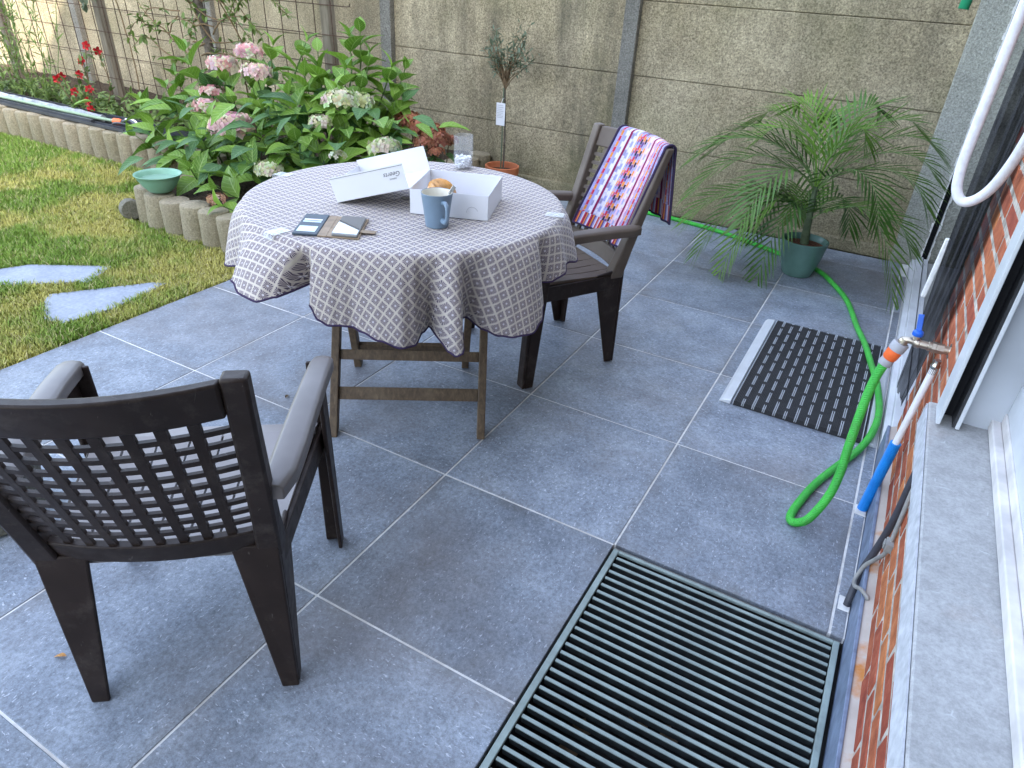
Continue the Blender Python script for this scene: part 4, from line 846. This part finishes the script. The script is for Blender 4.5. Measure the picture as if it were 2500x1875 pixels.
# mug and spoon
MC = Vector((-.167,.199,Z0)); mg = thing('mug', MC, 'blue-grey tapered mug with cream inside in front of the pastry box', 'mug')
b = MB(); b.lathe([(.0,.004),(.030,.004),(.031,.0),(.034,.0),(.0355,.004),(.038,.03),(.0425,.064),(.0475,.0985),(.0482,.1005),(.0475,.102),(.0463,.101)], 40, MC, None, False, False); b.build('body', M['mug'], mg, smooth=50)
b = MB(); b.lathe([(.0463,.101),(.0455,.098),(.0405,.062),(.036,.03),(.032,.010),(.0,.008)], 40, MC, None, False, False); b.build('inside', M['mug_in'], mg, smooth=60)
hd = Vector((.826,-.51,0)).normalized(); b = MB(); hp = catmull([MC+hd*.0425+Vector((0,0,.078)), MC+hd*.060+Vector((0,0,.083)), MC+hd*.074+Vector((0,0,.070)), MC+hd*.074+Vector((0,0,.045)), MC+hd*.060+Vector((0,0,.027)), MC+hd*.037+Vector((0,0,.027))], 6)
b.tube(hp, .0062, 10, True, False, 1.3); b.build('handle', M['mug'], mg, smooth=60)
b = MB(); b.lathe([(.0,0),(.0375,0)], 30, MC+Vector((0,0,.04)), None, False, False); b.build('coffee_rest', M['debris'], mg)
sp = thing('teaspoon', MC+Vector((.01,0,.02)), 'steel teaspoon standing in the blue-grey mug', 'spoon'); b = MB(); s0 = MC+Vector((-.012,-.012,.012)); s1 = MC+Vector((.040,.024,.112)); sdv = (s1-s0).normalized(); sw = sdv.cross(Vector((.55,-.8,.2))).normalized()
b.obox((s0+s1)/2+sdv*.01, sdv*.045, sw*.0026, sdv.cross(sw)*.0009); b.obox(s1-sdv*.004, sdv*.014, sw*.0058, sdv.cross(sw)*.0009); b.build('handle', M['steel'], sp, bevel=.0006)
b = MB(); b.lathe([(.0,-.018),(.006,-.014),(.0105,0),(.008,.013),(.003,.018)], 14, s0, sdv, False, False); b.build('spoon_bowl', M['steel'], sp, smooth=60)
# phone in wallet case
def quad_slab(mb, q4, z0, z1): mb.hexa([(x, y, z0) for x, y in q4]+[(x, y, z1) for x, y in q4])
wc = thing('phone_wallet', (-.40, -.02, Z0), 'open slate leather phone wallet case with cards on the tablecloth', 'wallet case')
b = MB(); quad_slab(b, [(-.441,-.126),(-.376,-.094),(-.468,.062),(-.532,.028)], Z0+.0002, Z0+.007); fl2 = b.build('card_flap', M['leather'], wc, bevel=.003)
b = MB(); quad_slab(b, [(-.376,-.094),(-.352,-.083),(-.444,.073),(-.468,.062)], Z0+.0002, Z0+.0045); b.build('spine', M['tan'], wc, bevel=.001)
b = MB(); quad_slab(b, [(-.352,-.083),(-.266,-.045),(-.356,.11),(-.444,.073)], Z0+.0002, Z0+.004); b.build('back_cover', M['tan'], wc, bevel=.001)
def on_flap(s, t): a, b_, c, d = (Vector((x, y, 0)) for x, y in [(-.441,-.126),(-.376,-.094),(-.468,.062),(-.532,.028)]); return a.lerp(b_, s).lerp(d.lerp(c, s), t)
for (s0_, s1_, t0, t1, mt) in ((.12,.86,.10,.36,'cardpaper'), (.12,.86,.66,.72,'card'), (.12,.86,.56,.62,'cardpaper')):
    b = MB(); quad_slab(b, [tuple(on_flap(s, t).xy) for s, t in ((s0_,t0),(s1_,t0),(s1_,t1),(s0_,t1))], Z0+.0071, Z0+.0077); b.build('bank_card', M[mt], fl2)
b = MB(); quad_slab(b, [(-.312,.012),(-.300,-.010),(-.254,.012),(-.262,.032)], Z0+.0041, Z0+.0065); b.build('strap', M['tan'], wc, bevel=.001)
ph_ = thing('smartphone', (-.35, 0, Z0+.004), 'dark smartphone lying screen up in the open wallet case', 'phone')
pq = [(-.341,-.074),(-.272,-.044),(-.355,.098),(-.423,.069)]
b = MB(); quad_slab(b, pq, Z0+.0042, Z0+.0125); b.build('body', M['phone_body'], ph_, bevel=.003, seg=3)
cq = Vector((sum(x for x, y in pq)/4, sum(y for x, y in pq)/4)); b = MB(); quad_slab(b, [tuple(cq+(Vector(p)-cq)*.95) for p in pq], Z0+.0126, Z0+.0131); b.build('screen', M['screen'], ph_)
# glass cylinder with crystals
gc_ = thing('glass_cylinder', (-.48, .83, Z0), 'clear glass cylinder with white crystals at the back of the table', 'vase')
b = MB(); b.lathe([(.0,.0),(.0365,.0),(.038,.002),(.038,.124),(.0368,.1255),(.0356,.124),(.0356,.006),(.0,.005)], 40, (-.48,.83,Z0), None, False, False); b.build('glass', M['glass'], gc_, smooth=50)
b = MB(); rs = random.Random(5)
for k in range(260):
    a, r0 = rs.uniform(0, 6.283), .0315*math.sqrt(rs.random()); c0 = Vector((-.48+r0*math.cos(a), .83+r0*math.sin(a), Z0+.010+rs.random()*.034)); u_ = Vector((rs.gauss(0,1), rs.gauss(0,1), rs.gauss(0,1))).normalized()*.0042; w_ = u_.orthogonal().normalized()*.0035; b.obox(c0, u_, w_, u_.cross(w_).normalized()*.0033)
cry = tag(b.build('crystal_filling', M['crystal'], gc_), kind='stuff')

# ------------------------------------------------------------------ chairs
def chair(name, rl, rr, label, mat, mseat, mback, mpan):
    rl, rr = Vector(rl), Vector(rr); o = (rl+rr)/2; u = (rr-rl).normalized(); f = Vector((-u.y, u.x, 0)); t = thing(name, o, label, 'chair', 'plastic garden armchairs')
    W = lambda x, y, z: o+u*x+f*y+Vector((0,0,z))
    def Bk(uu, v, off=0.0): return W(uu*(.200+.028*v), .035-.15*v-.055*(1-uu*uu)*(.55+.45*v)+off, .40+.49*v)
    def strip(b, u0, u1, v0, v1, th, nu=12, nv=1, off=0):
        P = [];  # closed slab following the bowed back
        for i in range(nu+1):
            a = u0+(u1-u0)*i/nu
            for v, of in ((v0, off-th/2), (v1, off-th/2), (v1, off+th/2), (v0, off+th/2)): P.append(Bk(a, v, of))
        F = []
        for i in range(nu):
            for k in range(4): F.append((i*4+k, i*4+(k+1) % 4, (i+1)*4+(k+1) % 4, (i+1)*4+k))
        F += [(3,2,1,0), tuple(nu*4+k for k in range(4))]; b.add(P, F)
    b = MB(); strip(b, -.93, .93, .835, .992, .024); b.build('top_rail', mback, t, smooth=35, bevel=.005)
    b = MB(); strip(b, -.97, .97, .035, .155, .022); b.build('lower_rail', mback, t, smooth=35, bevel=.004)
    b = MB(); nC, nR = 9, 10
    for k in range(1, nC):
        c_ = -.92+1.84*k/nC; strip(b, c_-.038, c_+.038, .150, .840, .0094, 2)
    for k in range(1, nR):
        c_ = .155+.68*k/nR; strip(b, -.94, .94, c_-.0128, c_+.0128, .0086, 14)
    b.build('back_lattice', mback, t, recalc=True)
    for s in (-1, 1):
        b = MB(); P = []
        for v, wx, wy in ((-.02,.050,.060), (.2,.046,.048), (.5,.044,.040), (.85,.042,.036), (1.005,.042,.034)):
            c_ = Bk(s*1.02, v); P += [c_-u*wx/2-f*wy/2, c_+u*wx/2-f*wy/2, c_+u*wx/2+f*wy/2, c_-u*wx/2+f*wy/2]
        n_ = 5; F = [(3,2,1,0), tuple((n_-1)*4+k for k in range(4))]+[(i*4+k, i*4+(k+1) % 4, (i+1)*4+(k+1) % 4, (i+1)*4+k) for i in range(n_-1) for k in range(4)]
        b.add(P, F); b.build('back_post', mback, t, smooth=35, bevel=.006)
        # rear leg, L-shaped and tapered
        b = MB(); xb, xt = s*.222, s*.205
        def plate(P8): b.hexa([W(*p) for p in P8])
        i_ = -s
        plate([(xb,-.010,0),(xb+i_*.038,-.010,0),(xb+i_*.038,.0,0),(xb,.0,0),(xt+s*.020,-.0,.43),(xt+i_*.074,.004,.43),(xt+i_*.074,.016,.43),(xt+s*.020,.014,.43)])
        plate([(xb,.0005,0),(xb+i_*.010,.0005,0),(xb+i_*.010,.034,0),(xb,.034,0),(xt+s*.020,.0145,.43),(xt+s*.008,.0145,.43),(xt+s*.008,.135,.41),(xt+s*.020,.135,.41)])
        b.build('leg', mat, t, recalc=True, bevel=.004)
        # front leg
        b = MB(); xb, xt = s*.288, s*.283
        plate([(xb,.472,0),(xb+i_*.048,.472,0),(xb+i_*.048,.460,0),(xb,.460,0),(xt,.448,.60),(xt+i_*.040,.448,.60),(xt+i_*.040,.436,.60),(xt,.436,.60)])
        plate([(xb,.4595,0),(xb+i_*.011,.4595,0),(xb+i_*.011,.422,0),(xb,.422,0),(xt,.4355,.60),(xt+i_*.011,.4355,.60),(xt+i_*.011,.365,.60),(xt,.365,.60)])
        b.build('leg', mat, t, recalc=True, bevel=.004)
        # armrest: bowed strip with turned-down edges
        prof = [(-.03,.234,.603,.048),(.02,.247,.606,.058),(.10,.256,.612,.060),(.22,.266,.616,.058),(.34,.275,.615,.055),(.43,.281,.608,.054),(.462,.282,.600,.048)]; P = []
        for y, xc, z, wd in prof:
            for dx, dz in ((-.5,-.030),(-.5,-.004),(-.36,.0035),(0,.006),(.36,.0035),(.5,-.004),(.5,-.030)): P.append(W(s*(xc+dx*wd), y, z+dz))
        n_ = 7; m_ = len(prof); b = MB(); b.add(P, [(i*n_+k, i*n_+(k+1) % n_, (i+1)*n_+(k+1) % n_, (i+1)*n_+k) for i in range(m_-1) for k in range(n_)]+[tuple(range(n_)), tuple((m_-1)*n_+k for k in range(n_))])
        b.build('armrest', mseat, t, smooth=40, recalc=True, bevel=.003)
    # seat: slats running front to back, dished, with rolled front edge
    def seat_z(x, y): return .405+.03*(y/.46)-.018*math.sin(math.pi*min(1, max(0, y/.46)))*(1-(x/.24)**2)-(.035*((y-.40)/.07)**2 if y > .40 else 0)
    nS = 7; b = MB()
    for k in range(nS):
        P = []; ys = [.02,.06,.15,.25,.35,.40,.44,.47]
        for y in ys:
            hw = .212+.05*(y/.46); x0 = -hw+2*hw*k/nS+.0028; x1 = -hw+2*hw*(k+1)/nS-.0028
            for x, dz in ((x0,-.012),(x1,-.012),(x1,0),(x0,0)): P.append(W(x, y, seat_z(x, y)+dz))
        n_ = len(ys); b.add(P, [(3,2,1,0), tuple((n_-1)*4+q for q in range(4))]+[(i*4+q, i*4+(q+1) % 4, (i+1)*4+(q+1) % 4, (i+1)*4+q) for i in range(n_-1) for q in range(4)])
    for y0, y1 in ((.02,.075),(.395,.46)):                 # cross webs closing the slots at both ends
        for k in range(12):
            hw = .212+.05*(y0/.46); x0, x1 = -hw+2*hw*k/12, -hw+2*hw*(k+1)/12; b.hexa([W(x, y, seat_z(x, y)+dz) for dz in (-.011,-.001) for x, y in ((x0,y0),(x1,y0),(x1,y1),(x0,y1))])
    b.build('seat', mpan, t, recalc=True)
    b = MB()
    for s in (-1, 1): b.hexa([W(s*.206,.02,.345),(W(s*.222,.02,.345)),W(s*.272,.45,.355),W(s*.256,.45,.355),W(s*.206,.02,.402),W(s*.222,.02,.402),W(s*.272,.45,.418),W(s*.256,.45,.418)])
    b.hexa([W(-.256,.452,.36),W(.256,.452,.36),W(.256,.466,.36),W(-.256,.466,.36),W(-.256,.452,.40),W(.256,.452,.40),W(.256,.466,.40),W(-.256,.466,.40)]); b.build('apron', mat, t, recalc=True, bevel=.003)
    return t, W, Bk
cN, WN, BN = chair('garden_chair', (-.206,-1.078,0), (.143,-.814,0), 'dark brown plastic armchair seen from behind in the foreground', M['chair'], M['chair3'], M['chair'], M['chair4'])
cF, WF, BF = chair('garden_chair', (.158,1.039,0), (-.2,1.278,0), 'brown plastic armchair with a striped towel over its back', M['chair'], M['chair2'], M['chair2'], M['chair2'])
# towel over the far chair
rt2 = random.Random(9); NAVY=(.022,.016,.06); LAV=(.30,.30,.55); WHT=(.62,.58,.68); MAR=(.22,.008,.06); RED=(.50,.03,.05); ORG_=(.68,.24,.03); PUR=(.13,.06,.2); GRY=(.26,.25,.38); PNK=(.66,.42,.50); BLK=(.02,.014,.03)
BANDS = [[LAV,LAV,GRY],[RED,ORG_],[LAV],[WHT,GRY],[WHT],[MAR],[WHT,GRY,WHT],[LAV,WHT],[WHT],[ORG_,LAV],[PUR,ORG_],[LAV,RED],[RED,BLK],[ORG_,PUR],[BLK,LAV],[LAV,ORG_],[PNK],[WHT,LAV],[PNK,WHT],[MAR],[PNK],[WHT,LAV],[RED,ORG_],[LAV],[ORG_,RED],[LAV,LAV,GRY],[MAR],[LAV,LAV,GRY]]
def tcol(i, j, nA, nB):
    a = i/nA; e = min(j, nB-1-j)
    if i < 3 or i >= nA-3: return NAVY
    q = (i-3)/(nA-6)*len(BANDS); k = int(q); fr = q-k; B = BANDS[k]
    if e < 12: return [MAR, ORG_, PUR, LAV, WHT, RED][(k*2+int(fr*2)) % 6]
    row, rf = divmod(j+k*2, 5); c = B[row % len(B)]
    if len(B) > 1 and (rf == 0 or fr < .14): return tuple(x*.55+y*.45 for x, y in zip(c, LAV if k < 14 else PNK))
    return c
def towel_pt(a, b_):
    """a across the width 0..1, b_ along: 0 front hem, .62 top rail, 1 back hem"""
    xx = .115-.355*a; fold = .006*math.sin(a*17)+.004*math.sin(a*31+1)
    if b_ < .58:
        t = b_/.58; drop = (1-t)*.385; v = .995-drop/.49; x = xx+.05*(1-t)*(1-.2*a); uu = max(-.98, min(.98, x/.222)); p = BF(uu, max(v, -.02), .026+fold*(1-t*.6)); q0 = WF(x, 0, 0)-WF(uu*(.200+.028*max(v,-.02)), 0, 0); return p+q0
    uu = xx/.228
    if abs(uu) > .98: ex = WF(xx, 0, 0)-WF(math.copysign(.98, uu)*.228, 0, 0); uu = math.copysign(.98, uu)
    else: ex = Vector((0,0,0))
    if b_ < .66:
        t = (b_-.58)/.08; an = math.pi*t; p = BF(uu, .995); return p+ex+cF_f*(.026*math.cos(an))+Vector((0,0,.016*math.sin(an)))+cF_f*(fold*.4*(1-t))
    t = (b_-.66)/.34; sag = .035*math.sin(a*5.5)*t
    return BF(uu, .995)+ex+cF_f*(-.028-.012*t+fold*1.2*t-abs(sag)*.6)+Vector((0,0,-.29*t))
uF = (Vector((-.2,1.278,0))-Vector((.158,1.039,0))).normalized(); cF_f = Vector((-uF.y, uF.x, 0))
tw = thing('towel', WF(0,-.12,.9), 'multicoloured checked and striped terry towel hung over the far chair back', 'towel'); V = []; F = []; Cc = []; nA, nB = 118, 150; grid_ = [[towel_pt(i/nA, j/nB) for j in range(nB+1)] for i in range(nA+1)]
for i in range(nA):
    for j in range(nB):
        b0 = len(V); V += [tuple(q) for q in (grid_[i][j], grid_[i+1][j], grid_[i+1][j+1], grid_[i][j+1])]; F.append((b0, b0+1, b0+2, b0+3)); c_ = tcol(i, j, nA, nB)
        k_ = rt2.uniform(.9,1.08); Cc += [tuple(x*k_ for x in c_)]*4
to = fast_mesh('terry_cloth', np.array(V), np.array(F), M['towel'], tw, np.array(Cc))
b = MB()
for i in (0, nA): b.tube([grid_[i][j] for j in range(0, nB+1, 2)], .005, 6)
for j in (0, nB): b.tube([grid_[i][j] for i in range(0, nA+1, 2)], .0045, 6)
b.build('border', M['hem'], tw, smooth=60)

# ------------------------------------------------------------------ door mat
mt = thing('door_mat', (.945, 1.42, 0), 'ribbed black rubber and aluminium door mat beside the green hose', 'door mat')
MX0, MX1, MY0, MY1 = .650, 1.234, .978, 1.866
b = MB(); b.hexa([(MX0,MY0,.0006),(MX0+.047,MY0,.0006),(MX0+.047,MY1,.0006),(MX0,MY1,.0006),(MX0+.012,MY0,.014),(MX0+.047,MY0,.020),(MX0+.047,MY1,.020),(MX0+.012,MY1,.014)]); b.build('edge_ramp', M['alu_light'], mt, bevel=.003)
b = MB(); b.hexa([(MX1-.042,MY0,.0006),(MX1,MY0,.0006),(MX1,MY1,.0006),(MX1-.042,MY1,.0006),(MX1-.042,MY0,.020),(MX1-.010,MY0,.014),(MX1-.010,MY1,.014),(MX1-.042,MY1,.020)]); b.build('edge_ramp', M['alu_light'], mt, bevel=.003)
n_ = 12; x0, x1 = MX0+.058, MX1-.045; pit_ = (x1-x0)/n_
b = MB(); b.box(x0-.001, x1+.001, MY0+.003, MY1-.003, .0006, .0045); b.build('base', M['rubber'], mt)
rub = MB(); wd = pit_*.74
for k in range(5): c_ = -wd/2+wd*(k+.5)/5; rub.box(c_-wd*.072, c_+wd*.072, -.444+.003, .444-.003, 0, .0165)
rub.box(-wd/2, wd/2, -.440, .440, 0, .0125); rme = rub.mesh('rubber_strip', M['rubber'])
al = MB(); al.box(-.0014,.0014,-.441,.441,0,.0175); ame = al.mesh('aluminium_rail', M['alu'])
cn = MB(); cn.box(-pit_*.155,pit_*.155,-.011,.011,0,.0145); cme = cn.mesh('spacer', M['rubber'])
gp = MB(); gp.box(-pit_*.12,pit_*.12,-.441,.441,0,.004); gme = gp.mesh('gap_strip', M['alu_dark'])
for k in range(n_):
    cx = x0+pit_*(k+.36); link('rubber_strip', rme, mt, (cx, 1.422, .0046)); link('aluminium_rail', ame, mt, (cx-wd/2-.0018, 1.422, .0046)); link('aluminium_rail', ame, mt, (cx+wd/2+.0018, 1.422, .0046))
    if k < n_-1:
        cg = cx+pit_/2; link('gap_strip', gme, mt, (cg, 1.422, .0046))
        for j in range(8): link('spacer', cme, mt, (cg, MY0+.05+.108*j+(.054 if k % 2 else 0), .0087))

# ------------------------------------------------------------------ green hose, tap and pipes
hz = thing('garden_hose', (1.0, 1.2, 0), 'bright green garden hose running from the tap over the mat to the wall', 'hose')
hp_ = [(-1.5,3.19,.0135),(-1.032,3.15,.0135),(-.62,3.165,.0135),(-.258,3.155,.0135),(.1,3.08,.0135),(.449,2.93,.0135),(.64,2.83,.0135),(.78,2.73,.0135),(.87,2.586,.0135),(.973,2.364,.0135),(1.056,2.045,.0135),(1.10,1.872,.022),(1.125,1.74,.035),(1.15,1.62,.035),(1.19,1.437,.035),(1.216,1.206,.035),(1.207,1.03,.035),(1.175,.90,.019),(1.116,.748,.0135),(1.068,.607,.0135),(1.038,.476,.0135),(1.028,.405,.0135),(1.036,.380,.0135),(1.056,.375,.022),(1.080,.385,.045),(1.109,.42,.115),(1.118,.445,.189),(1.116,.47,.275),(1.116,.51,.394),(1.121,.538,.478),(1.131,.549,.53)]
b = MB(); b.tube(catmull(hp_, 10), .0132, 14, uv=True); b.build('tube', M['hose'], hz, smooth=70)
ca = Vector((1.1315,.55,.53)); cd = Vector((.016,.002,.052)).normalized()
def lath(mb, prof, c, d, n=18): mb.lathe(prof, n, c, d)
b = MB(); lath(b, [(.0125,-.006),(.0185,-.004),(.0190,.008),(.0175,.016)], ca, cd); b.build('coupling_nut', M['grey_pl'], hz, smooth=40)
b = MB(); lath(b, [(.0165,.0162),(.0195,.022),(.0205,.040),(.0205,.048)], ca, cd); b.build('coupling_grip', M['orange'], hz, smooth=40)
b = MB(); lath(b, [(.0218,.0482),(.0222,.052),(.0222,.070),(.0195,.074)], ca, cd); b.build('tap_connector', M['grey_pl'], hz, smooth=40)
tp = thing('garden_tap', (1.268, .55, .61), 'brass outdoor tap with blue lever on the brick pier', 'tap')
ty, tz = .55, .608
b = MB(); lath(b, [(.012,0),(.012,.03)], Vector((1.150,ty,tz-.022)), Vector((.3,.03,1)), 14); b.tube(catmull([(1.150,ty,tz-.012),(1.153,ty,tz+.002),(1.168,ty,tz+.006),(1.185,ty,tz+.004)], 5), .0095, 12); b.build('spout', M['brass'], tp, smooth=50)
b = MB(); X = Vector((1,0,0)); lath(b, [(.010,0),(.0135,.004),(.0135,.012),(.0115,.014),(.0115,.034),(.0135,.036),(.0135,.044)], Vector((1.180,ty,tz+.003)), X, 18); lath(b, [(.0155,0),(.0155,.010)], Vector((1.2245,ty,tz+.003)), X, 6); lath(b, [(.0145,0),(.0145,.018)], Vector((1.2355,ty,tz+.003)), X, 6); lath(b, [(.0115,0),(.0115,.014),(.021,.0145),(.021,.0165)], Vector((1.2525,ty,tz+.003)), X, 18); b.build('body', M['brass'], tp, smooth=35)
b = MB(); lath(b, [(.008,0),(.008,.012)], Vector((1.182,ty,tz+.012)), Vector((0,0,1)), 12); b.build('valve_stem', M['brass'], tp, smooth=40)
b = MB(); lath(b, [(.0135,0),(.0145,.004),(.0135,.012),(.008,.016)], Vector((1.182,ty,tz+.0245)), Vector((0,0,1)), 14); b.bar((1.182,ty,tz+.034), (1.174,ty+.012,tz+.082), .014, .007, (0,1,0)); b.build('lever', M['blue'], tp, smooth=40, bevel=.0015)
wp = thing('water_pipe', (1.225, .58, 0), 'white water pipe rising from a blue corrugated sleeve to the tap', 'pipe')
def ppt(t): return Vector((1.2235,.583,.0)).lerp(Vector((1.2520,.553,.572)), t)
b = MB(); lath(b, [(.0098,0),(.0098,.02)], ppt(.93), (ppt(1)-ppt(0)), 14); b.build('compression_fitting', M['cable_grey'], wp, smooth=40)
b = MB(); lath(b, [(.0115,0),(.0125,.004),(.0125,.010),(.0095,.014),(.0095,.026)], ppt(.962), (ppt(1)-ppt(0)), 14); b.build('olive_joint', M['steel'], wp, smooth=40)
b = MB(); b.tube([ppt(.40), ppt(.96)], .0098, 14); b.build('tube', M['white_pipe'], wp, smooth=60)
b = MB(); pth = []; rad_ = []
for k in range(150): pth.append(ppt(.003+.485*k/149)); rad_.append(.0158 if k % 3 else .0128)
b.tube(pth, rad_, 16); b.build('corrugated_sleeve', M['conduit'], wp, smooth=25)
# mortar repair where the sleeve enters the floor
b = MB(); b.hexa([(1.203,.548,.0005),(1.2385,.545,.0005),(1.2385,.60,.0005),(1.203,.602,.0005),(1.206,.552,.004),(1.236,.549,.004),(1.236,.597,.004),(1.206,.598,.004)]); tag(b.build('mortar_patch', M['grout'], bevel=.001), 'whitish mortar patch around the foot of the blue sleeve', 'mortar')
b = MB(); b.hexa([(1.207,.10,.0005),(1.2385,.10,.0005),(1.2385,.155,.0005),(1.207,.155,.0005),(1.208,.101,.003),(1.237,.101,.003),(1.237,.154,.003),(1.208,.154,.003)]); tag(b.build('mortar_patch', M['grout'], bevel=.001), 'pale square mortar patch at the foot of the dark cable', 'mortar')
# cables under the sill
cb = thing('dark_cable', (1.225, .15, 0), 'dark grey cable coming from under the sill down to the patio', 'cable')
b = MB(); b.tube(catmull([(1.262,.20,.462),(1.259,.195,.40),(1.257,.19,.27),(1.250,.20,.16),(1.237,.185,.085),(1.229,.135,.03),(1.228,.125,.002)], 8), .0095, 10); b.build('sheath', M['cable_dark'], cb, smooth=60)
gb = thing('grey_cable', (1.25, .08, .1), 'thin grey cable fixed with a clip on the bricks under the sill', 'cable')
b = MB(); b.tube(catmull([(1.263,.155,.462),(1.2615,.15,.40),(1.2605,.125,.29),(1.259,.115,.225),(1.250,.15,.165),(1.236,.17,.115),(1.226,.155,.075),(1.226,.115,.085),(1.236,.075,.115),(1.252,.055,.116),(1.256,.052,.109)], 8), .0055, 10); b.build('sheath', M['cable_grey'], gb, smooth=60)
b = MB(); b.box(1.250,1.268,.098,.132,.236,.262); b.box(1.246,1.250,.103,.127,.240,.258); b.build('cable_clip', M['cable_grey'], gb, bevel=.002)

# ------------------------------------------------------------------ hanging things at the right
nc = thing('net_curtain', (1.23, .8, .33), 'gathered black net curtain hanging beside the brick pier', 'curtain'); P = []; nA, nB = 70, 60
for i in range(nA):
    a = i/(nA-1)
    for j in range(nB):
        t = j/(nB-1); z = 1.95-1.62*t; wn_ = 1.0 if t < .72 else 1.0-1.9*(t-.72); lowr = .16*max(0, t-.55)*a
        cx = 1.194+.062*a*wn_+(.012 if t > .72 else 0)*(t-.72)*4+.003*math.sin(9*t+a*7)
        P.append((cx, .86-.13*a*wn_+.014*math.sin(a*23+2*t)+.008*math.sin(a*51+t*6), z-(.10*a*max(0, t-.6))))
b = MB(); b.grid(P, nA, nB); b.build('net', M['net'], nc, smooth=180)
b = MB(); b.obox((1.212,1.16,.64), (.008,.0,.0), (0,.011,0), (.004,0,.105)); tag(b.build('pull_bar', M['white_paint'], bevel=.004, seg=3), 'white plastic pull bar hanging at the left edge of the net curtain', 'bar')
wh = thing('white_hose', (1.2, .85, .95), 'thick white braided hose hanging in a loop in front of the curtain', 'hose')
b = MB(); b.tube(catmull([(1.150,.69,1.9),(1.147,.69,1.6),(1.145,.69,1.40),(1.143,.69,1.14),(1.144,.69,1.05),(1.154,.685,.995),(1.177,.675,.973),(1.205,.66,.992),(1.226,.63,1.04),(1.240,.575,1.13),(1.243,.51,1.25),(1.243,.46,1.42),(1.243,.44,1.9)], 10), .0128, 16); b.build('tube', M['braid'], wh, smooth=70)
gp_ = thing('green_tube', (1.03, 1.0, 1.41), 'green plastic tube end hanging in at the top edge near the wall corner', 'tube')
b = MB(); lath(b, [(.0125,0),(.0132,.001),(.0132,.6),(.0125,.601)], Vector((1.0275,.9,1.405)), Vector((.08,.05,1)), 20); b.build('tube', M['green_pipe'], gp_, smooth=40)
b = MB(); b.bar((1.06,.93,1.88), (1.268,.93,1.9), .02, .02); b.build('wall_bracket', M['alu'], gp_)
# planter just inside the left edge
plr = thing('planter', (-.985, -.86, 0), 'grey planter cut off by the left edge behind the near chair', 'planter')
b = MB(); b.lathe([(.0,.0),(.11,.0),(.125,.01),(.15,.2),(.155,.205),(.145,.21),(.135,.19),(.13,.16),(.0,.15)], 30, (-.985,-.86,.0005), None, False, False); b.build('body', M['wall_post'], plr, smooth=40)
b = MB(); b.lathe([(.0,.012),(.07,.006),(.132,0)], 24, (-.985,-.86,.178), None, False, False); b.build('potting_soil', M['soil'], plr, smooth=180)
# fallen leaves
for x, y, a, mtn, lab in ((-.754,.044,.4,'debris','dry brown leaf on the tiles left of the table'), (-.202,2.176,1.2,'debris','dry brown leaf on the tiles right of the far chair'), (-.359,-1.045,2.1,'pastry','small reddish shred of leaf on the tiles near the foreground chair')):
    me = leaf_mesh('fallen_leaf', M[mtn], 1, .4, 5, .3, .25); o = link('fallen_leaf', me, None, (x, y, .004)); o.scale = (.03,.03,.03); o.rotation_euler = (.1, .1, a); tag(o, lab, 'leaf')
